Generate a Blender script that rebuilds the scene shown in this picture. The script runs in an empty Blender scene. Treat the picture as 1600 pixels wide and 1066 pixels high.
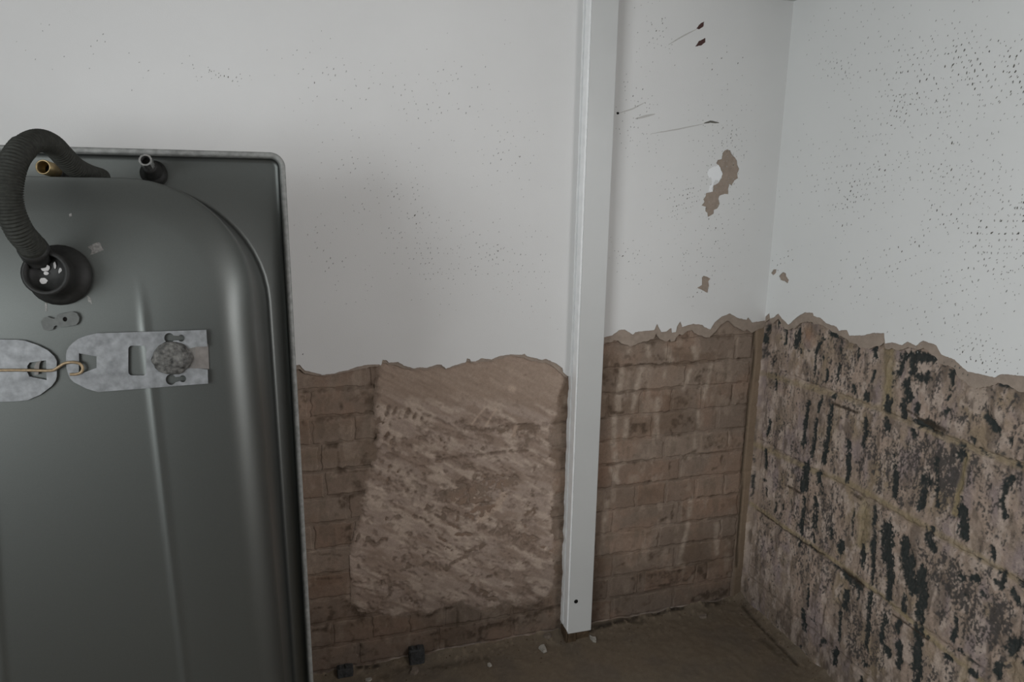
import bpy, bmesh, math, random
import numpy as np
from mathutils import Vector, Matrix
from mathutils.geometry import tessellate_polygon

random.seed(7)
rng = np.random.default_rng(7)
SC = bpy.context.scene
COL = SC.collection

# ------------------------------------------------------------------ camera, world, light, exposure
F_PX = 1160.0
RIGHT = np.array([0.95566, -0.29392, 0.01782])
DOWN = np.array([-0.04518, -0.20617, -0.97747])
FWD = np.array([0.29098, 0.93333, -0.21031])
CAM = np.array([-1.66558, -2.25930, 1.6])
cd = bpy.data.cameras.new('camera')
cam = bpy.data.objects.new('camera', cd)
COL.objects.link(cam)
cd.sensor_width = 36.0
cd.lens = F_PX / 1600.0 * 36.0
cd.clip_start = 0.02
m = Matrix.Identity(4)
for i in range(3):
    m[i][0] = RIGHT[i]
    m[i][1] = -DOWN[i]
    m[i][2] = -FWD[i]
    m[i][3] = CAM[i]
cam.matrix_world = m
SC.camera = cam

SC.view_settings.view_transform = 'Standard'
SC.view_settings.look = 'None'
SC.view_settings.gamma = 1.0
SC.view_settings.use_curve_mapping = False
SC.view_settings.exposure = 0.42

W = bpy.data.worlds.new('overcast_sky')
SC.world = W
W.use_nodes = True
bg = W.node_tree.nodes['Background']
bg.inputs['Color'].default_value = (0.80, 0.88, 1.0, 1)
bg.inputs['Strength'].default_value = 1.0

ROOM_X0, ROOM_Y0, ROOM_H = -3.7, -4.2, 2.198
WIN_ADDED = (-2.95, -1.7, 1.0, 2.1)            # unseen window added in the right wall to light the bath's shoulder: y0, y1, z0, z1
WIN2 = (-4.15, -1.9, 0.95, 2.15)           # side window in the left wall: y0, y1, z0, z1


def area(name, loc, target, sx, sy, power, col):
    l = bpy.data.lights.new(name, 'AREA')
    l.shape = 'RECTANGLE'
    l.size, l.size_y = sx, sy
    l.energy = power
    l.color = col
    o = bpy.data.objects.new(name, l)
    COL.objects.link(o)
    o.location = loc
    o.rotation_euler = (Vector(target) - Vector(loc)).to_track_quat('-Z', 'Y').to_euler()
    return o


area('added_window_fill', (0.03, (WIN_ADDED[0] + WIN_ADDED[1]) / 2, (WIN_ADDED[2] + WIN_ADDED[3]) / 2),
     (-5, (WIN_ADDED[0] + WIN_ADDED[1]) / 2, (WIN_ADDED[2] + WIN_ADDED[3]) / 2), WIN_ADDED[1] - WIN_ADDED[0], WIN_ADDED[3] - WIN_ADDED[2], 21.0, (1.0, 0.98, 0.99))  # added light, fills the bath's right side from out of view
area('side_window_daylight', (ROOM_X0 - 0.02, (WIN2[0] + WIN2[1]) / 2, (WIN2[2] + WIN2[3]) / 2),
     (0, (WIN2[0] + WIN2[1]) / 2, (WIN2[2] + WIN2[3]) / 2), WIN2[1] - WIN2[0], WIN2[3] - WIN2[2], 60.0, (0.95, 0.985, 1.0))


# ------------------------------------------------------------------ helpers
def ray(x, y):
    d = RIGHT * ((x - 800) / F_PX) + DOWN * ((y - 533) / F_PX) + FWD
    return d


def back(x, y, off=0.0):          # pixel -> (u, z) on the back wall, off metres in front of it
    d = ray(x, y)
    t = (-off - CAM[1]) / d[1]
    P = CAM + d * t
    return P[0], P[2]


def right(x, y, off=0.0):         # pixel -> (v, z) on the right wall (v = distance from the corner)
    d = ray(x, y)
    t = (-off - CAM[0]) / d[0]
    P = CAM + d * t
    return -P[1], P[2]


def floor_z(x):
    return 0.018 * x


def floor_at(x, y):
    d = ray(x, y)
    t = -1.6 / d[2]
    for _ in range(4):
        P = CAM + d * t
        t = (floor_z(P[0]) - CAM[2]) / d[2]
    P = CAM + d * t
    return P


def lin(c):
    c = np.asarray(c, float) / 255.0
    return np.where(c <= 0.04045, c / 12.92, ((c + 0.055) / 1.055) ** 2.4)


def _h(xi, yi, seed):
    h = (xi.astype(np.uint32) * np.uint32(374761393) + yi.astype(np.uint32) * np.uint32(668265263)
         + np.uint32((seed * 1274126177) & 0xffffffff))
    h = (h ^ (h >> np.uint32(13))) * np.uint32(1274126177)
    h = h ^ (h >> np.uint32(16))
    return h.astype(np.float64) / 4294967295.0


def vnoise(x, y, seed=0):
    xf, yf = np.floor(x), np.floor(y)
    xi, yi = xf.astype(np.int64), yf.astype(np.int64)
    a, b = x - xf, y - yf
    a = a * a * (3 - 2 * a)
    b = b * b * (3 - 2 * b)
    return ((_h(xi, yi, seed) * (1 - a) + _h(xi + 1, yi, seed) * a) * (1 - b)
            + (_h(xi, yi + 1, seed) * (1 - a) + _h(xi + 1, yi + 1, seed) * a) * b)


def fbm(x, y, octaves=4, seed=0):
    s, a, n = 0.0, 1.0, 0.0
    for o in range(octaves):
        s = s + a * vnoise(x, y, seed + o * 17)
        n += a
        a *= 0.55
        x, y = x * 2.03 + 3.1, y * 2.03 + 1.7
    return s / n


def sst(a, b, x):
    t = np.clip((x - a) / (b - a), 0, 1)
    return t * t * (3 - 2 * t)


class Raster:
    """Wear and colour of one wall, laid out in the wall's own metres."""

    def __init__(s, u0, u1, v0, v1, res):
        s.u0, s.v0, s.res = u0, v0, res
        s.nu, s.nv = int((u1 - u0) / res) + 2, int((v1 - v0) / res) + 2
        s.U, s.V = np.meshgrid(u0 + np.arange(s.nu) * res, v0 + np.arange(s.nv) * res)
        s.C = np.zeros((s.nv, s.nu, 3))
        s.H = np.zeros((s.nv, s.nu))

    def box(s, pts, pad):
        us = [p[0] for p in pts]
        vs = [p[1] for p in pts]
        i0 = max(0, int((min(us) - pad - s.u0) / s.res))
        i1 = min(s.nu, int((max(us) + pad - s.u0) / s.res) + 2)
        j0 = max(0, int((min(vs) - pad - s.v0) / s.res))
        j1 = min(s.nv, int((max(vs) + pad - s.v0) / s.res) + 2)
        return slice(j0, max(j0, j1)), slice(i0, max(i0, i1))

    def dist(s, pts, sl):
        U, V = s.U[sl], s.V[sl]
        D = np.full(U.shape, 9.0)
        for (a, b), (c, d) in zip(pts[:-1], pts[1:]):
            L = (c - a) ** 2 + (d - b) ** 2 + 1e-12
            t = np.clip(((U - a) * (c - a) + (V - b) * (d - b)) / L, 0, 1)
            D = np.minimum(D, np.hypot(U - a - t * (c - a), V - b - t * (d - b)))
        return D

    def stroke(s, field, pts, w, val, soft=0.4, mode='max'):
        """adds a stroke of width w (metres) to a scalar field"""
        if len(pts) == 1:
            pts = [pts[0], (pts[0][0] + 1e-4, pts[0][1])]
        sl = s.box(pts, w)
        if s.U[sl].size == 0:
            return
        k = val * (1 - sst(0.5 * w * (1 - soft), 0.5 * w * (1 + soft), s.dist(pts, sl)))
        field[sl] = np.maximum(field[sl], k) if mode == 'max' else field[sl] + k

    def poly(s, pts):
        inside = np.zeros(s.U.shape, bool)
        n = len(pts)
        for i in range(n):
            (x1, y1), (x2, y2) = pts[i], pts[(i + 1) % n]
            if y1 == y2:
                continue
            c = ((y1 > s.V) != (y2 > s.V)) & (s.U < (x2 - x1) * (s.V - y1) / (y2 - y1) + x1)
            inside ^= c
        return inside.astype(float)

    def blend(s, mask, rgb):
        s.C += (lin(rgb) - s.C) * np.clip(mask, 0, 1)[..., None]

    def mul(s, k):
        s.C *= k[..., None]

    def sample(s, A, u, v):
        x = np.clip((u - s.u0) / s.res, 0, s.nu - 1.001)
        y = np.clip((v - s.v0) / s.res, 0, s.nv - 1.001)
        i, j = x.astype(int), y.astype(int)
        a, b = x - i, y - j
        if A.ndim == 3:
            a, b = a[..., None], b[..., None]
        return (A[j, i] * (1 - a) + A[j, i + 1] * a) * (1 - b) + (A[j + 1, i] * (1 - a) + A[j + 1, i + 1] * a) * b


def blur(A, r):
    def b1(A):
        c = np.cumsum(np.pad(A, ((r + 1, r), (0, 0)), mode='edge'), axis=0)
        return (c[2 * r + 1:] - c[:-2 * r - 1]) / (2 * r + 1)
    for _ in range(2):
        A = b1(A)
        A = b1(A.T).T
    return A


def link(name, me, mat=None, parent=None):
    o = bpy.data.objects.new(name, me)
    COL.objects.link(o)
    if mat:
        me.materials.append(mat)
    if parent:
        o.parent = parent
    return o


def mesh_np(name, co, faces, mat, parent=None, col=None, smooth=True):
    me = bpy.data.meshes.new(name)
    co = np.ascontiguousarray(co, dtype=np.float32)
    faces = np.ascontiguousarray(faces, dtype=np.int32)
    nf, k = faces.shape
    me.vertices.add(len(co))
    me.vertices.foreach_set('co', co.ravel())
    me.loops.add(nf * k)
    me.loops.foreach_set('vertex_index', faces.ravel())
    me.polygons.add(nf)
    me.polygons.foreach_set('loop_start', np.arange(0, nf * k, k, dtype=np.int32))
    me.polygons.foreach_set('loop_total', np.full(nf, k, dtype=np.int32))
    me.polygons.foreach_set('use_smooth', np.full(nf, smooth, dtype=bool))
    me.update(calc_edges=True)
    me.validate()
    if col is not None:
        at = me.color_attributes.new('Col', 'FLOAT_COLOR', 'POINT')
        c4 = np.ones((len(co), 4), dtype=np.float32)
        c4[:, :3] = col
        at.data.foreach_set('color', c4.ravel())
    return link(name, me, mat, parent)


def bm_obj(name, bm, mat, parent=None, smooth=False):
    me = bpy.data.meshes.new(name)
    bmesh.ops.recalc_face_normals(bm, faces=bm.faces)
    bm.to_mesh(me)
    bm.free()
    for p in me.polygons:
        p.use_smooth = smooth
    return link(name, me, mat, parent)


def tag(o, label=None, cat=None, group=None, kind=None):
    for k, v in (('label', label), ('category', cat), ('group', group), ('kind', kind)):
        if v:
            o[k] = v
    return o


def empty(name, loc=(0, 0, 0)):
    o = bpy.data.objects.new(name, None)
    o.empty_display_size = 0.05
    COL.objects.link(o)
    o.location = loc
    return o


# ------------------------------------------------------------------ materials
def mat(name, rgb=(128, 128, 128), rough=0.6, metal=0.0, attr=False, noise=None, bump=None, spec=0.5, linear=None, coat=0):
    """noise=(scale, amount, detail); bump=(scale, strength, distance)"""
    M = bpy.data.materials.new(name)
    M.use_nodes = True
    nt = M.node_tree
    P = nt.nodes['Principled BSDF']
    P.inputs['Roughness'].default_value = rough
    P.inputs['Metallic'].default_value = metal
    P.inputs['Specular IOR Level'].default_value = spec
    P.inputs['Coat Weight'].default_value = coat
    c = tuple(linear) if linear is not None else tuple(lin(rgb))
    src = None
    if attr:
        a = nt.nodes.new('ShaderNodeAttribute')
        a.attribute_name = 'Col'
        src = a.outputs['Color']
    else:
        P.inputs['Base Color'].default_value = (*c, 1)
    tc = nt.nodes.new('ShaderNodeTexCoord')
    if noise:
        n = nt.nodes.new('ShaderNodeTexNoise')
        n.inputs['Scale'].default_value = noise[0]
        n.inputs['Detail'].default_value = noise[2] if len(noise) > 2 else 4
        nt.links.new(tc.outputs['Object'], n.inputs['Vector'])
        mr = nt.nodes.new('ShaderNodeMapRange')
        mr.inputs['From Min'].default_value = 0.25
        mr.inputs['From Max'].default_value = 0.75
        mr.inputs['To Min'].default_value = 1 - noise[1]
        mr.inputs['To Max'].default_value = 1 + noise[1]
        nt.links.new(n.outputs['Fac'], mr.inputs['Value'])
        mx = nt.nodes.new('ShaderNodeMix')
        mx.data_type = 'RGBA'
        mx.blend_type = 'MULTIPLY'
        mx.inputs[0].default_value = 1.0
        if src:
            nt.links.new(src, mx.inputs[6])
        else:
            mx.inputs[6].default_value = (*c, 1)
        nt.links.new(mr.outputs['Result'], mx.inputs[7])
        src = mx.outputs[2]
    if src:
        nt.links.new(src, P.inputs['Base Color'])
    if bump:
        n2 = nt.nodes.new('ShaderNodeTexNoise')
        n2.inputs['Scale'].default_value = bump[0]
        n2.inputs['Detail'].default_value = 3
        nt.links.new(tc.outputs['Object'], n2.inputs['Vector'])
        b = nt.nodes.new('ShaderNodeBump')
        b.inputs['Strength'].default_value = bump[1]
        b.inputs['Distance'].default_value = bump[2]
        nt.links.new(n2.outputs['Fac'], b.inputs['Height'])
        nt.links.new(b.outputs['Normal'], P.inputs['Normal'])
    return M


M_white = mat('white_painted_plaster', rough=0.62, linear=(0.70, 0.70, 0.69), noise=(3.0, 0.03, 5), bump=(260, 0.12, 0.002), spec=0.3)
M_white_lit = mat('white_painted_plaster_lit', rough=0.62, linear=(0.735, 0.745, 0.735), noise=(3.0, 0.03, 5), bump=(260, 0.12, 0.002), spec=0.3)  # same paint lightened: this wall's stronger light put into the colour
M_worn = mat('worn_masonry', attr=True, rough=0.92, noise=(420, 0.16, 3), bump=(500, 0.35, 0.002), spec=0.15)
M_under = mat('beige_undercoat', rough=0.9, linear=(0.33, 0.27, 0.222), noise=(60, 0.14, 5), bump=(240, 0.4, 0.003), spec=0.15)
M_spot = mat('dark_pit', rough=0.9, linear=(0.13, 0.125, 0.11))
M_spotf = mat('faint_pit', rough=0.9, linear=(0.36, 0.36, 0.345))
M_redwood = mat('red_brown_chip', rough=0.8, linear=(0.07, 0.03, 0.025))
M_paper = mat('torn_white_paper', rough=0.7, linear=(0.86, 0.87, 0.88))
M_post = mat('white_gloss_timber', rough=0.42, linear=(0.55, 0.56, 0.55), noise=(5, 0.03, 5), bump=(60, 0.08, 0.002))
M_edge_lit = mat('white_edge_lit', rough=0.35, linear=(0.9, 0.91, 0.91), noise=(30, 0.06, 3))  # lit copy of the post's white, side light put into the colour
M_wood = mat('raw_damp_timber', rough=0.85, linear=(0.075, 0.052, 0.032), noise=(35, 0.5, 6), bump=(60, 0.6, 0.004), spec=0.2)
M_hole = mat('dark_hole', rough=0.9, linear=(0.012, 0.011, 0.010), spec=0.1)
M_enamel = mat('grey_enamel', rough=0.45, metal=0.88, linear=(0.118, 0.125, 0.119), noise=(1500, 0.12, 2), spec=0.5)
M_enamel_in = mat('white_enamel', rough=0.15, linear=(0.8, 0.8, 0.78))
M_lip = mat('bare_enamel_edge', rough=0.5, linear=(0.22, 0.225, 0.215), noise=(90, 0.30, 5), bump=(200, 0.3, 0.002))
M_galv = mat('galvanised_steel', rough=0.5, metal=0.5, linear=(0.205, 0.212, 0.217), noise=(75, 0.32, 7), bump=(90, 0.15, 0.002))
M_rubber = mat('black_rubber_hose', rough=0.75, linear=(0.024, 0.025, 0.021), noise=(160, 0.4, 4), spec=0.25)
M_black = mat('black_plastic', rough=0.6, linear=(0.013, 0.013, 0.012), noise=(120, 0.4, 4), spec=0.3)
M_brass = mat('dull_brass', rough=0.42, metal=0.8, linear=(0.34, 0.26, 0.14), noise=(80, 0.2, 4))
M_chrome = mat('dull_chrome', rough=0.3, metal=0.9, linear=(0.42, 0.42, 0.41), noise=(150, 0.35, 4))
M_wire = mat('brown_wire', rough=0.5, metal=0.4, linear=(0.27, 0.20, 0.12), noise=(200, 0.3, 4))
M_lug = mat('grey_enamelled_lug', rough=0.6, linear=(0.085, 0.09, 0.085), noise=(120, 0.2, 4))
M_tongue = mat('steel_tongue_reflection', rough=0.5, metal=0.5, linear=(0.15, 0.14, 0.13), noise=(70, 0.2, 5))  # dark brownish reflection on the steel put into the colour
M_crust = mat('crusted_foot', rough=0.9, linear=(0.085, 0.083, 0.077), noise=(100, 0.95, 7), bump=(140, 0.9, 0.006))
M_dust = mat('pale_dust', rough=0.95, linear=(0.20, 0.195, 0.185), noise=(300, 0.4, 4))
M_crumb = mat('brown_crumb', rough=0.95, linear=(0.15, 0.12, 0.095), noise=(90, 0.3, 4))
M_scale = mat('limescale', rough=0.8, linear=(0.42, 0.41, 0.40))
M_chip = mat('pale_plaster_chip', rough=0.9, linear=(0.30, 0.28, 0.245), noise=(120, 0.2, 4))
M_tarblock = mat('dark_grey_block', rough=0.85, linear=(0.035, 0.036, 0.036), noise=(90, 0.5, 5), bump=(120, 0.8, 0.004))
M_ceil = mat('white_ceiling', rough=0.8, linear=(0.66, 0.66, 0.65), noise=(3, 0.03, 4))
M_dim = mat('darkened_wall', rough=0.9, linear=(0.05, 0.048, 0.046), noise=(3, 0.05, 4))  # unseen walls darkened so the bath reflects little light
M_glass = bpy.data.materials.new('window_glass')
M_glass.use_nodes = True
_p = M_glass.node_tree.nodes['Principled BSDF']
_p.inputs['Transmission Weight'].default_value = 1.0
_p.inputs['Roughness'].default_value = 0.0
_p.inputs['IOR'].default_value = 1.45


# ------------------------------------------------------------------ sheet builders
def w_back(u, v, off):
    return np.stack([u, -off, v], -1)


def w_right(u, v, off):
    return np.stack([-off, -u, v], -1)


def grid_faces(nu, nv):
    i, j = np.meshgrid(np.arange(nu - 1), np.arange(nv - 1))
    a = (j * nu + i).ravel()
    return np.stack([a, a + 1, a + 1 + nu, a + nu], -1)


def sheet(name, R, world, u0, u1, v0, v1, step, off, mat_, parent, mask=None, C=None, Hm=None):
    nu, nv = max(2, int((u1 - u0) / step) + 1), max(2, int((v1 - v0) / step) + 1)
    U, V = np.meshgrid(np.linspace(u0, u1, nu), np.linspace(v0, v1, nv))
    H = R.sample(R.H if Hm is None else Hm, U, V) + off
    col = R.sample(R.C if C is None else C, U, V).reshape(-1, 3)
    co = world(U, V, H).reshape(-1, 3)
    f = grid_faces(nu, nv)
    if mask is not None:
        mk = R.sample(mask, U, V).ravel()
        f = f[(mk[f] > 0).any(1)]
        used = np.unique(f)
        remap = np.full(len(co), -1)
        remap[used] = np.arange(len(used))
        co, col, f = co[used], col[used], remap[f]
    return mesh_np(name, co, f, mat_, parent, col)


def masonry_unit(name, R, world, u0, u1, v0, v1, step, off, deep, parent, edge=0.004, jit=0.002, seed=0, tone=1.0):
    """one brick or block: a rough front face with worn arrises and four sides running back into the wall"""
    nu, nv = max(3, int((u1 - u0) / step) + 1), max(3, int((v1 - v0) / step) + 1)
    U, V = np.meshgrid(np.linspace(u0, u1, nu), np.linspace(v0, v1, nv))
    du = np.minimum(U - u0, u1 - U)
    dv = np.minimum(V - v0, v1 - V)
    dd = np.minimum(du, dv)
    fall = (1 - sst(0, edge * 2, dd))
    col = R.sample(R.C, U, V) * tone
    H = R.sample(R.H, U, V) + off - fall * edge
    near = np.exp(-dd / 0.01)
    U2 = U + near * jit * 2 * (fbm(U * 60, V * 60, 2, seed) - 0.5) * 2
    V2 = V + near * jit * 2 * (fbm(U * 60, V * 60, 2, seed + 5) - 0.5) * 2
    co = world(U2, V2, H).reshape(-1, 3)
    f = grid_faces(nu, nv)
    idx = np.arange(nu * nv).reshape(nv, nu)
    loop = np.concatenate([idx[0, :-1], idx[:-1, -1], idx[-1, :0:-1], idx[:0:-1, 0]])
    U2f, V2f = U2.ravel()[loop], V2.ravel()[loop]
    back_co = world(U2f, V2f, np.full(len(loop), off - deep))
    n0 = len(co)
    k = np.arange(len(loop))
    kn = (k + 1) % len(loop)
    sides = np.stack([loop[kn], loop[k], n0 + k, n0 + kn], -1)
    col = col.reshape(-1, 3)
    return mesh_np(name, np.concatenate([co, back_co]), np.concatenate([f, sides]), M_worn, parent,
                   np.concatenate([col, col[loop] * 0.9]))


def ragged(pts, step=0.005, amp=0.0015, seed=0):
    out = []
    for (a, b), (c, d) in zip(pts[:-1], pts[1:]):
        L = math.hypot(c - a, d - b)
        n = max(1, int(L / step))
        for k in range(n):
            t = k / n
            x, y = a + (c - a) * t, b + (d - b) * t
            if k:
                s = float(fbm(np.array([x * 170.0]), np.array([y * 170.0]), 3, seed)[0]) - 0.5
                s2 = float(fbm(np.array([x * 170.0]), np.array([y * 170.0]), 3, seed + 9)[0]) - 0.5
                x += s2 * amp * 3
                y += s * amp * 3
            out.append((x, y))
    out.append(pts[-1])
    return out


def plate(name, world, outline, holes, off0, off1, mat_, parent):
    """flat sheet with thickness; outline/holes in wall metres"""
    loops = [outline] + list(holes)
    flat = [p for l in loops for p in l]
    tris = tessellate_polygon([[Vector((p[0], p[1], 0)) for p in l] for l in loops])
    bm = bmesh.new()
    A = np.array(flat)
    top = [bm.verts.new(tuple(c)) for c in world(A[:, 0], A[:, 1], np.full(len(A), off1))]
    bot = [bm.verts.new(tuple(c)) for c in world(A[:, 0], A[:, 1], np.full(len(A), off0))]
    for t in tris:
        try:
            bm.faces.new([top[i] for i in t])
        except ValueError:
            pass
    k = 0
    for l in loops:
        n = len(l)
        for i in range(n):
            a, b = k + i, k + (i + 1) % n
            try:
                bm.faces.new([top[a], top[b], bot[b], bot[a]])
            except ValueError:
                pass
        k += n
    for f in bm.faces:
        f.smooth = False
    return bm_obj(name, bm, mat_, parent)


def px(kind, pts, off=0.0):
    return [kind(x, y, off) for x, y in pts]


# ------------------------------------------------------------------ room shell
wall_back = empty('wall_back')
wall_right = empty('wall_right')
for o in (wall_back, wall_right):
    tag(o, kind='structure')
tag(wall_back, 'back wall, white plaster above bare brown brickwork, with a white post in front')
tag(wall_right, 'right-hand wall, white plaster above scraped blockwork with dark tar streaks')


def box(bm, x0, x1, y0, y1, z0, z1):
    v = [bm.verts.new(p) for p in ((x0, y0, z0), (x1, y0, z0), (x1, y1, z0), (x0, y1, z0),
                                   (x0, y0, z1), (x1, y0, z1), (x1, y1, z1), (x0, y1, z1))]
    for f in ((3, 2, 1, 0), (4, 5, 6, 7), (0, 1, 5, 4), (1, 2, 6, 5), (2, 3, 7, 6), (3, 0, 4, 7)):
        bm.faces.new([v[i] for i in f])
    return v


T = 0.12
bm = bmesh.new()
box(bm, ROOM_X0 - T, T, ROOM_Y0 - T, T, ROOM_H, ROOM_H + 0.1)
tag(bm_obj('ceiling', bm, M_ceil), 'plain white ceiling over the corner of the room', kind='structure')
# cove where ceiling meets the back and right walls, with a rounded lump in the corner
bm = bmesh.new()


def wall_pieces(bm, x0, x1, y0, y1, win, zb=-0.15):
    a0, a1, z0, z1 = win
    box(bm, x0, x1, y0, a0, zb, ROOM_H)
    box(bm, x0, x1, a1, y1, zb, ROOM_H)
    box(bm, x0, x1, a0, a1, zb, z0)
    box(bm, x0, x1, a0, a1, z1, ROOM_H)


bm.free()
bm = bmesh.new()
wall_pieces(bm, ROOM_X0 - T, ROOM_X0, ROOM_Y0 - T, 0.01, WIN2)
tag(bm_obj('wall_left', bm, M_dim), 'unseen wall on the far left with a window, coloured dark', kind='structure')
bm = bmesh.new()
box(bm, ROOM_X0, T, ROOM_Y0 - T, ROOM_Y0, -0.15, ROOM_H)
tag(bm_obj('wall_rear', bm, M_dim), 'unseen wall behind the camera, coloured dark to dim reflections', kind='structure')


def window(name, x, win):
    a0, a1, z0, z1 = win
    root = tag(empty(name), 'unseen white framed window', kind='structure')
    bm = bmesh.new()
    t = 0.045
    for p, q, r, s in ((a0, a1, z0, z0 + t), (a0, a1, z1 - t, z1), (a0, a0 + t, z0 + t, z1 - t),
                       (a1 - t, a1, z0 + t, z1 - t), ((a0 + a1) / 2 - t / 2, (a0 + a1) / 2 + t / 2, z0 + t, z1 - t)):
        box(bm, x - 0.025, x + 0.025, p, q, r, s)
    bm_obj('window_frame', bm, M_post, root)
    bm = bmesh.new()
    box(bm, x - 0.002, x + 0.002, a0 + t, a1 - t, z0 + t, z1 - t)
    bm_obj('pane', bm, M_glass, root)


window('added_window', 0.09, WIN_ADDED)  # added for its light, stays out of view
window('window_2', ROOM_X0 - 0.08, WIN2)

# ------------------------------------------------------------------ back wall: wear raster
ZT = 1.16
XL = -2.75
KB = 1.78            # photo colour at the wall's irradiance -> albedo
RB = Raster(XL, 0.01, -0.08, ZT, 0.0024)
U, V = RB.U, RB.V
S_B = 1 / 445.0      # metres per photo pixel on the back wall


def zc(u):           # the courses dip slightly to the left
    return 0.011 * (u + 0.05)


nz = fbm(U * 9, V * 9, 5, 3)
nf = fbm(U * 60, V * 60, 4, 11)
RB.C[:] = lin((105, 93, 83))
RB.blend(sst(0.45, 0.75, nz) * 0.8, (116, 98, 85))
RB.blend(sst(0.5, 0.8, fbm(U * 5 + 9, V * 12, 4, 31)) * 0.7, (90, 76, 64))
RB.H += 0.0022 * (fbm(U * 30, V * 30, 4, 5) - 0.5) + 0.0016 * (nf - 0.5)

# brick layout
COURSE, Z0C = 0.088, 0.0145
bricks = []
brng = random.Random(5)
for k in range(-1, 13):
    za, zb_ = Z0C + k * COURSE + 0.005, Z0C + (k + 1) * COURSE - 0.005
    x = -0.045 - (0.0 if k % 2 == 0 else 0.068)
    if k % 2:
        bricks.append((k, -0.045 - 0.066, -0.047, za, zb_))
    n = 0
    if k == 1:      # the course whose joints show above the floor
        xs = [-0.047, -0.155, -0.21, -0.425, -0.455]
        bricks.append((k, -0.155, -0.047, za, zb_))
        bricks.append((k, -0.204, -0.162, za, zb_))
        bricks.append((k, -0.424, -0.214, za, zb_))
        x = -0.45
    while x > XL + 0.02:
        header = (k % 4 == 1) or brng.random() < 0.18
        L = 0.125 if header else 0.262
        L *= brng.uniform(0.96, 1.04)
        if x - L < XL:
            L = x - XL
        if L > 0.05:
            bricks.append((k, x - L + 0.005, x - 0.005, za, zb_))
        x -= L

tone = {}
for n, (k, a, b, za, zb_) in enumerate(bricks):
    c = zc((a + b) / 2)
    mk = sst(-0.002, 0.004, U - a) * sst(-0.002, 0.004, b - U) * sst(-0.002, 0.004, V - za - c) * sst(-0.002, 0.004, zb_ + c - V)
    t = brng.uniform(-1, 1)
    rgb = (86, 72, 62) if t < 0 else (120, 106, 94)
    if brng.random() < 0.25:
        rgb = (98, 76, 62)
    RB.blend(mk * abs(t) * 0.34, rgb)

# joints: thin dark gaps that come and go, elsewhere smeared over with dust
joint = np.zeros(U.shape)
for k in range(0, 13):
    zz = V - (Z0C + k * COURSE) - zc(U) - 0.003 * (fbm(U * 14, U * 0 + k, 3, 40 + k) - 0.5) * 2
    g = np.exp(-(zz / 0.0042) ** 2) * sst(0.40, 0.72, fbm(U * 11, V * 30, 4, 70))
    joint = np.maximum(joint, g)
RB.blend(joint * 0.6, (66, 55, 46))
RB.H -= joint * 0.0025

dk = np.zeros(U.shape)
lt = np.zeros(U.shape)


def B(pts):
    return px(back, pts)


def conv(ox, oy, s, pts):
    return [(ox + a / s, oy + b / s) for a, b in pts]


def c2(*pts):
    return conv(930, 490, 4.44, pts)


def c3(*pts):
    return conv(920, 700, 4.264, pts)


def c6(*pts):
    return conv(460, 560, 4.44, pts)


def c7(*pts):
    return conv(680, 540, 4.44, pts)


def c1(*pts):
    return conv(660, 760, 4.44, pts)


def c8(*pts):
    return conv(460, 780, 3.73, pts)


# pale scraper smears right of the post
for pts, w in ((c2((188, 390), (165, 545)), 9), (c2((322, 378), (288, 515)), 8), (c2((432, 595), (428, 665)), 8),
               (c2((662, 388), (612, 525)), 6), (c2((802, 355), (755, 595)), 7), (c2((715, 680), (712, 790)), 6),
               (c2((132, 715), (128, 880)), 8), (c2((218, 735), (206, 865)), 8), (c2((360, 225), (370, 290)), 8),
               (c2((225, 225), (235, 265)), 8), (c2((500, 250), (520, 330)), 10), (c2((680, 240), (700, 300)), 9),
               (c2((490, 390), (480, 440)), 5), (c2((160, 580), (160, 660)), 10), (c2((275, 560), (262, 660)), 7),
               (c3((122, 355), (78, 715)), 8), (c3((662, 505), (598, 775)), 8), (c3((678, 345), (668, 455)), 8),
               (c3((150, 140), (190, 225)), 8), (c3((850, 505), (850, 700)), 9), (c3((200, 120), (170, 210)), 6),
               (c2((430, 710), (425, 850)), 8), (c2((120, 900), (140, 1010)), 10), (c2((700, 830), (690, 930)), 6)):
    RB.stroke(lt, B(pts), w * S_B, 0.8, 0.6)
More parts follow.
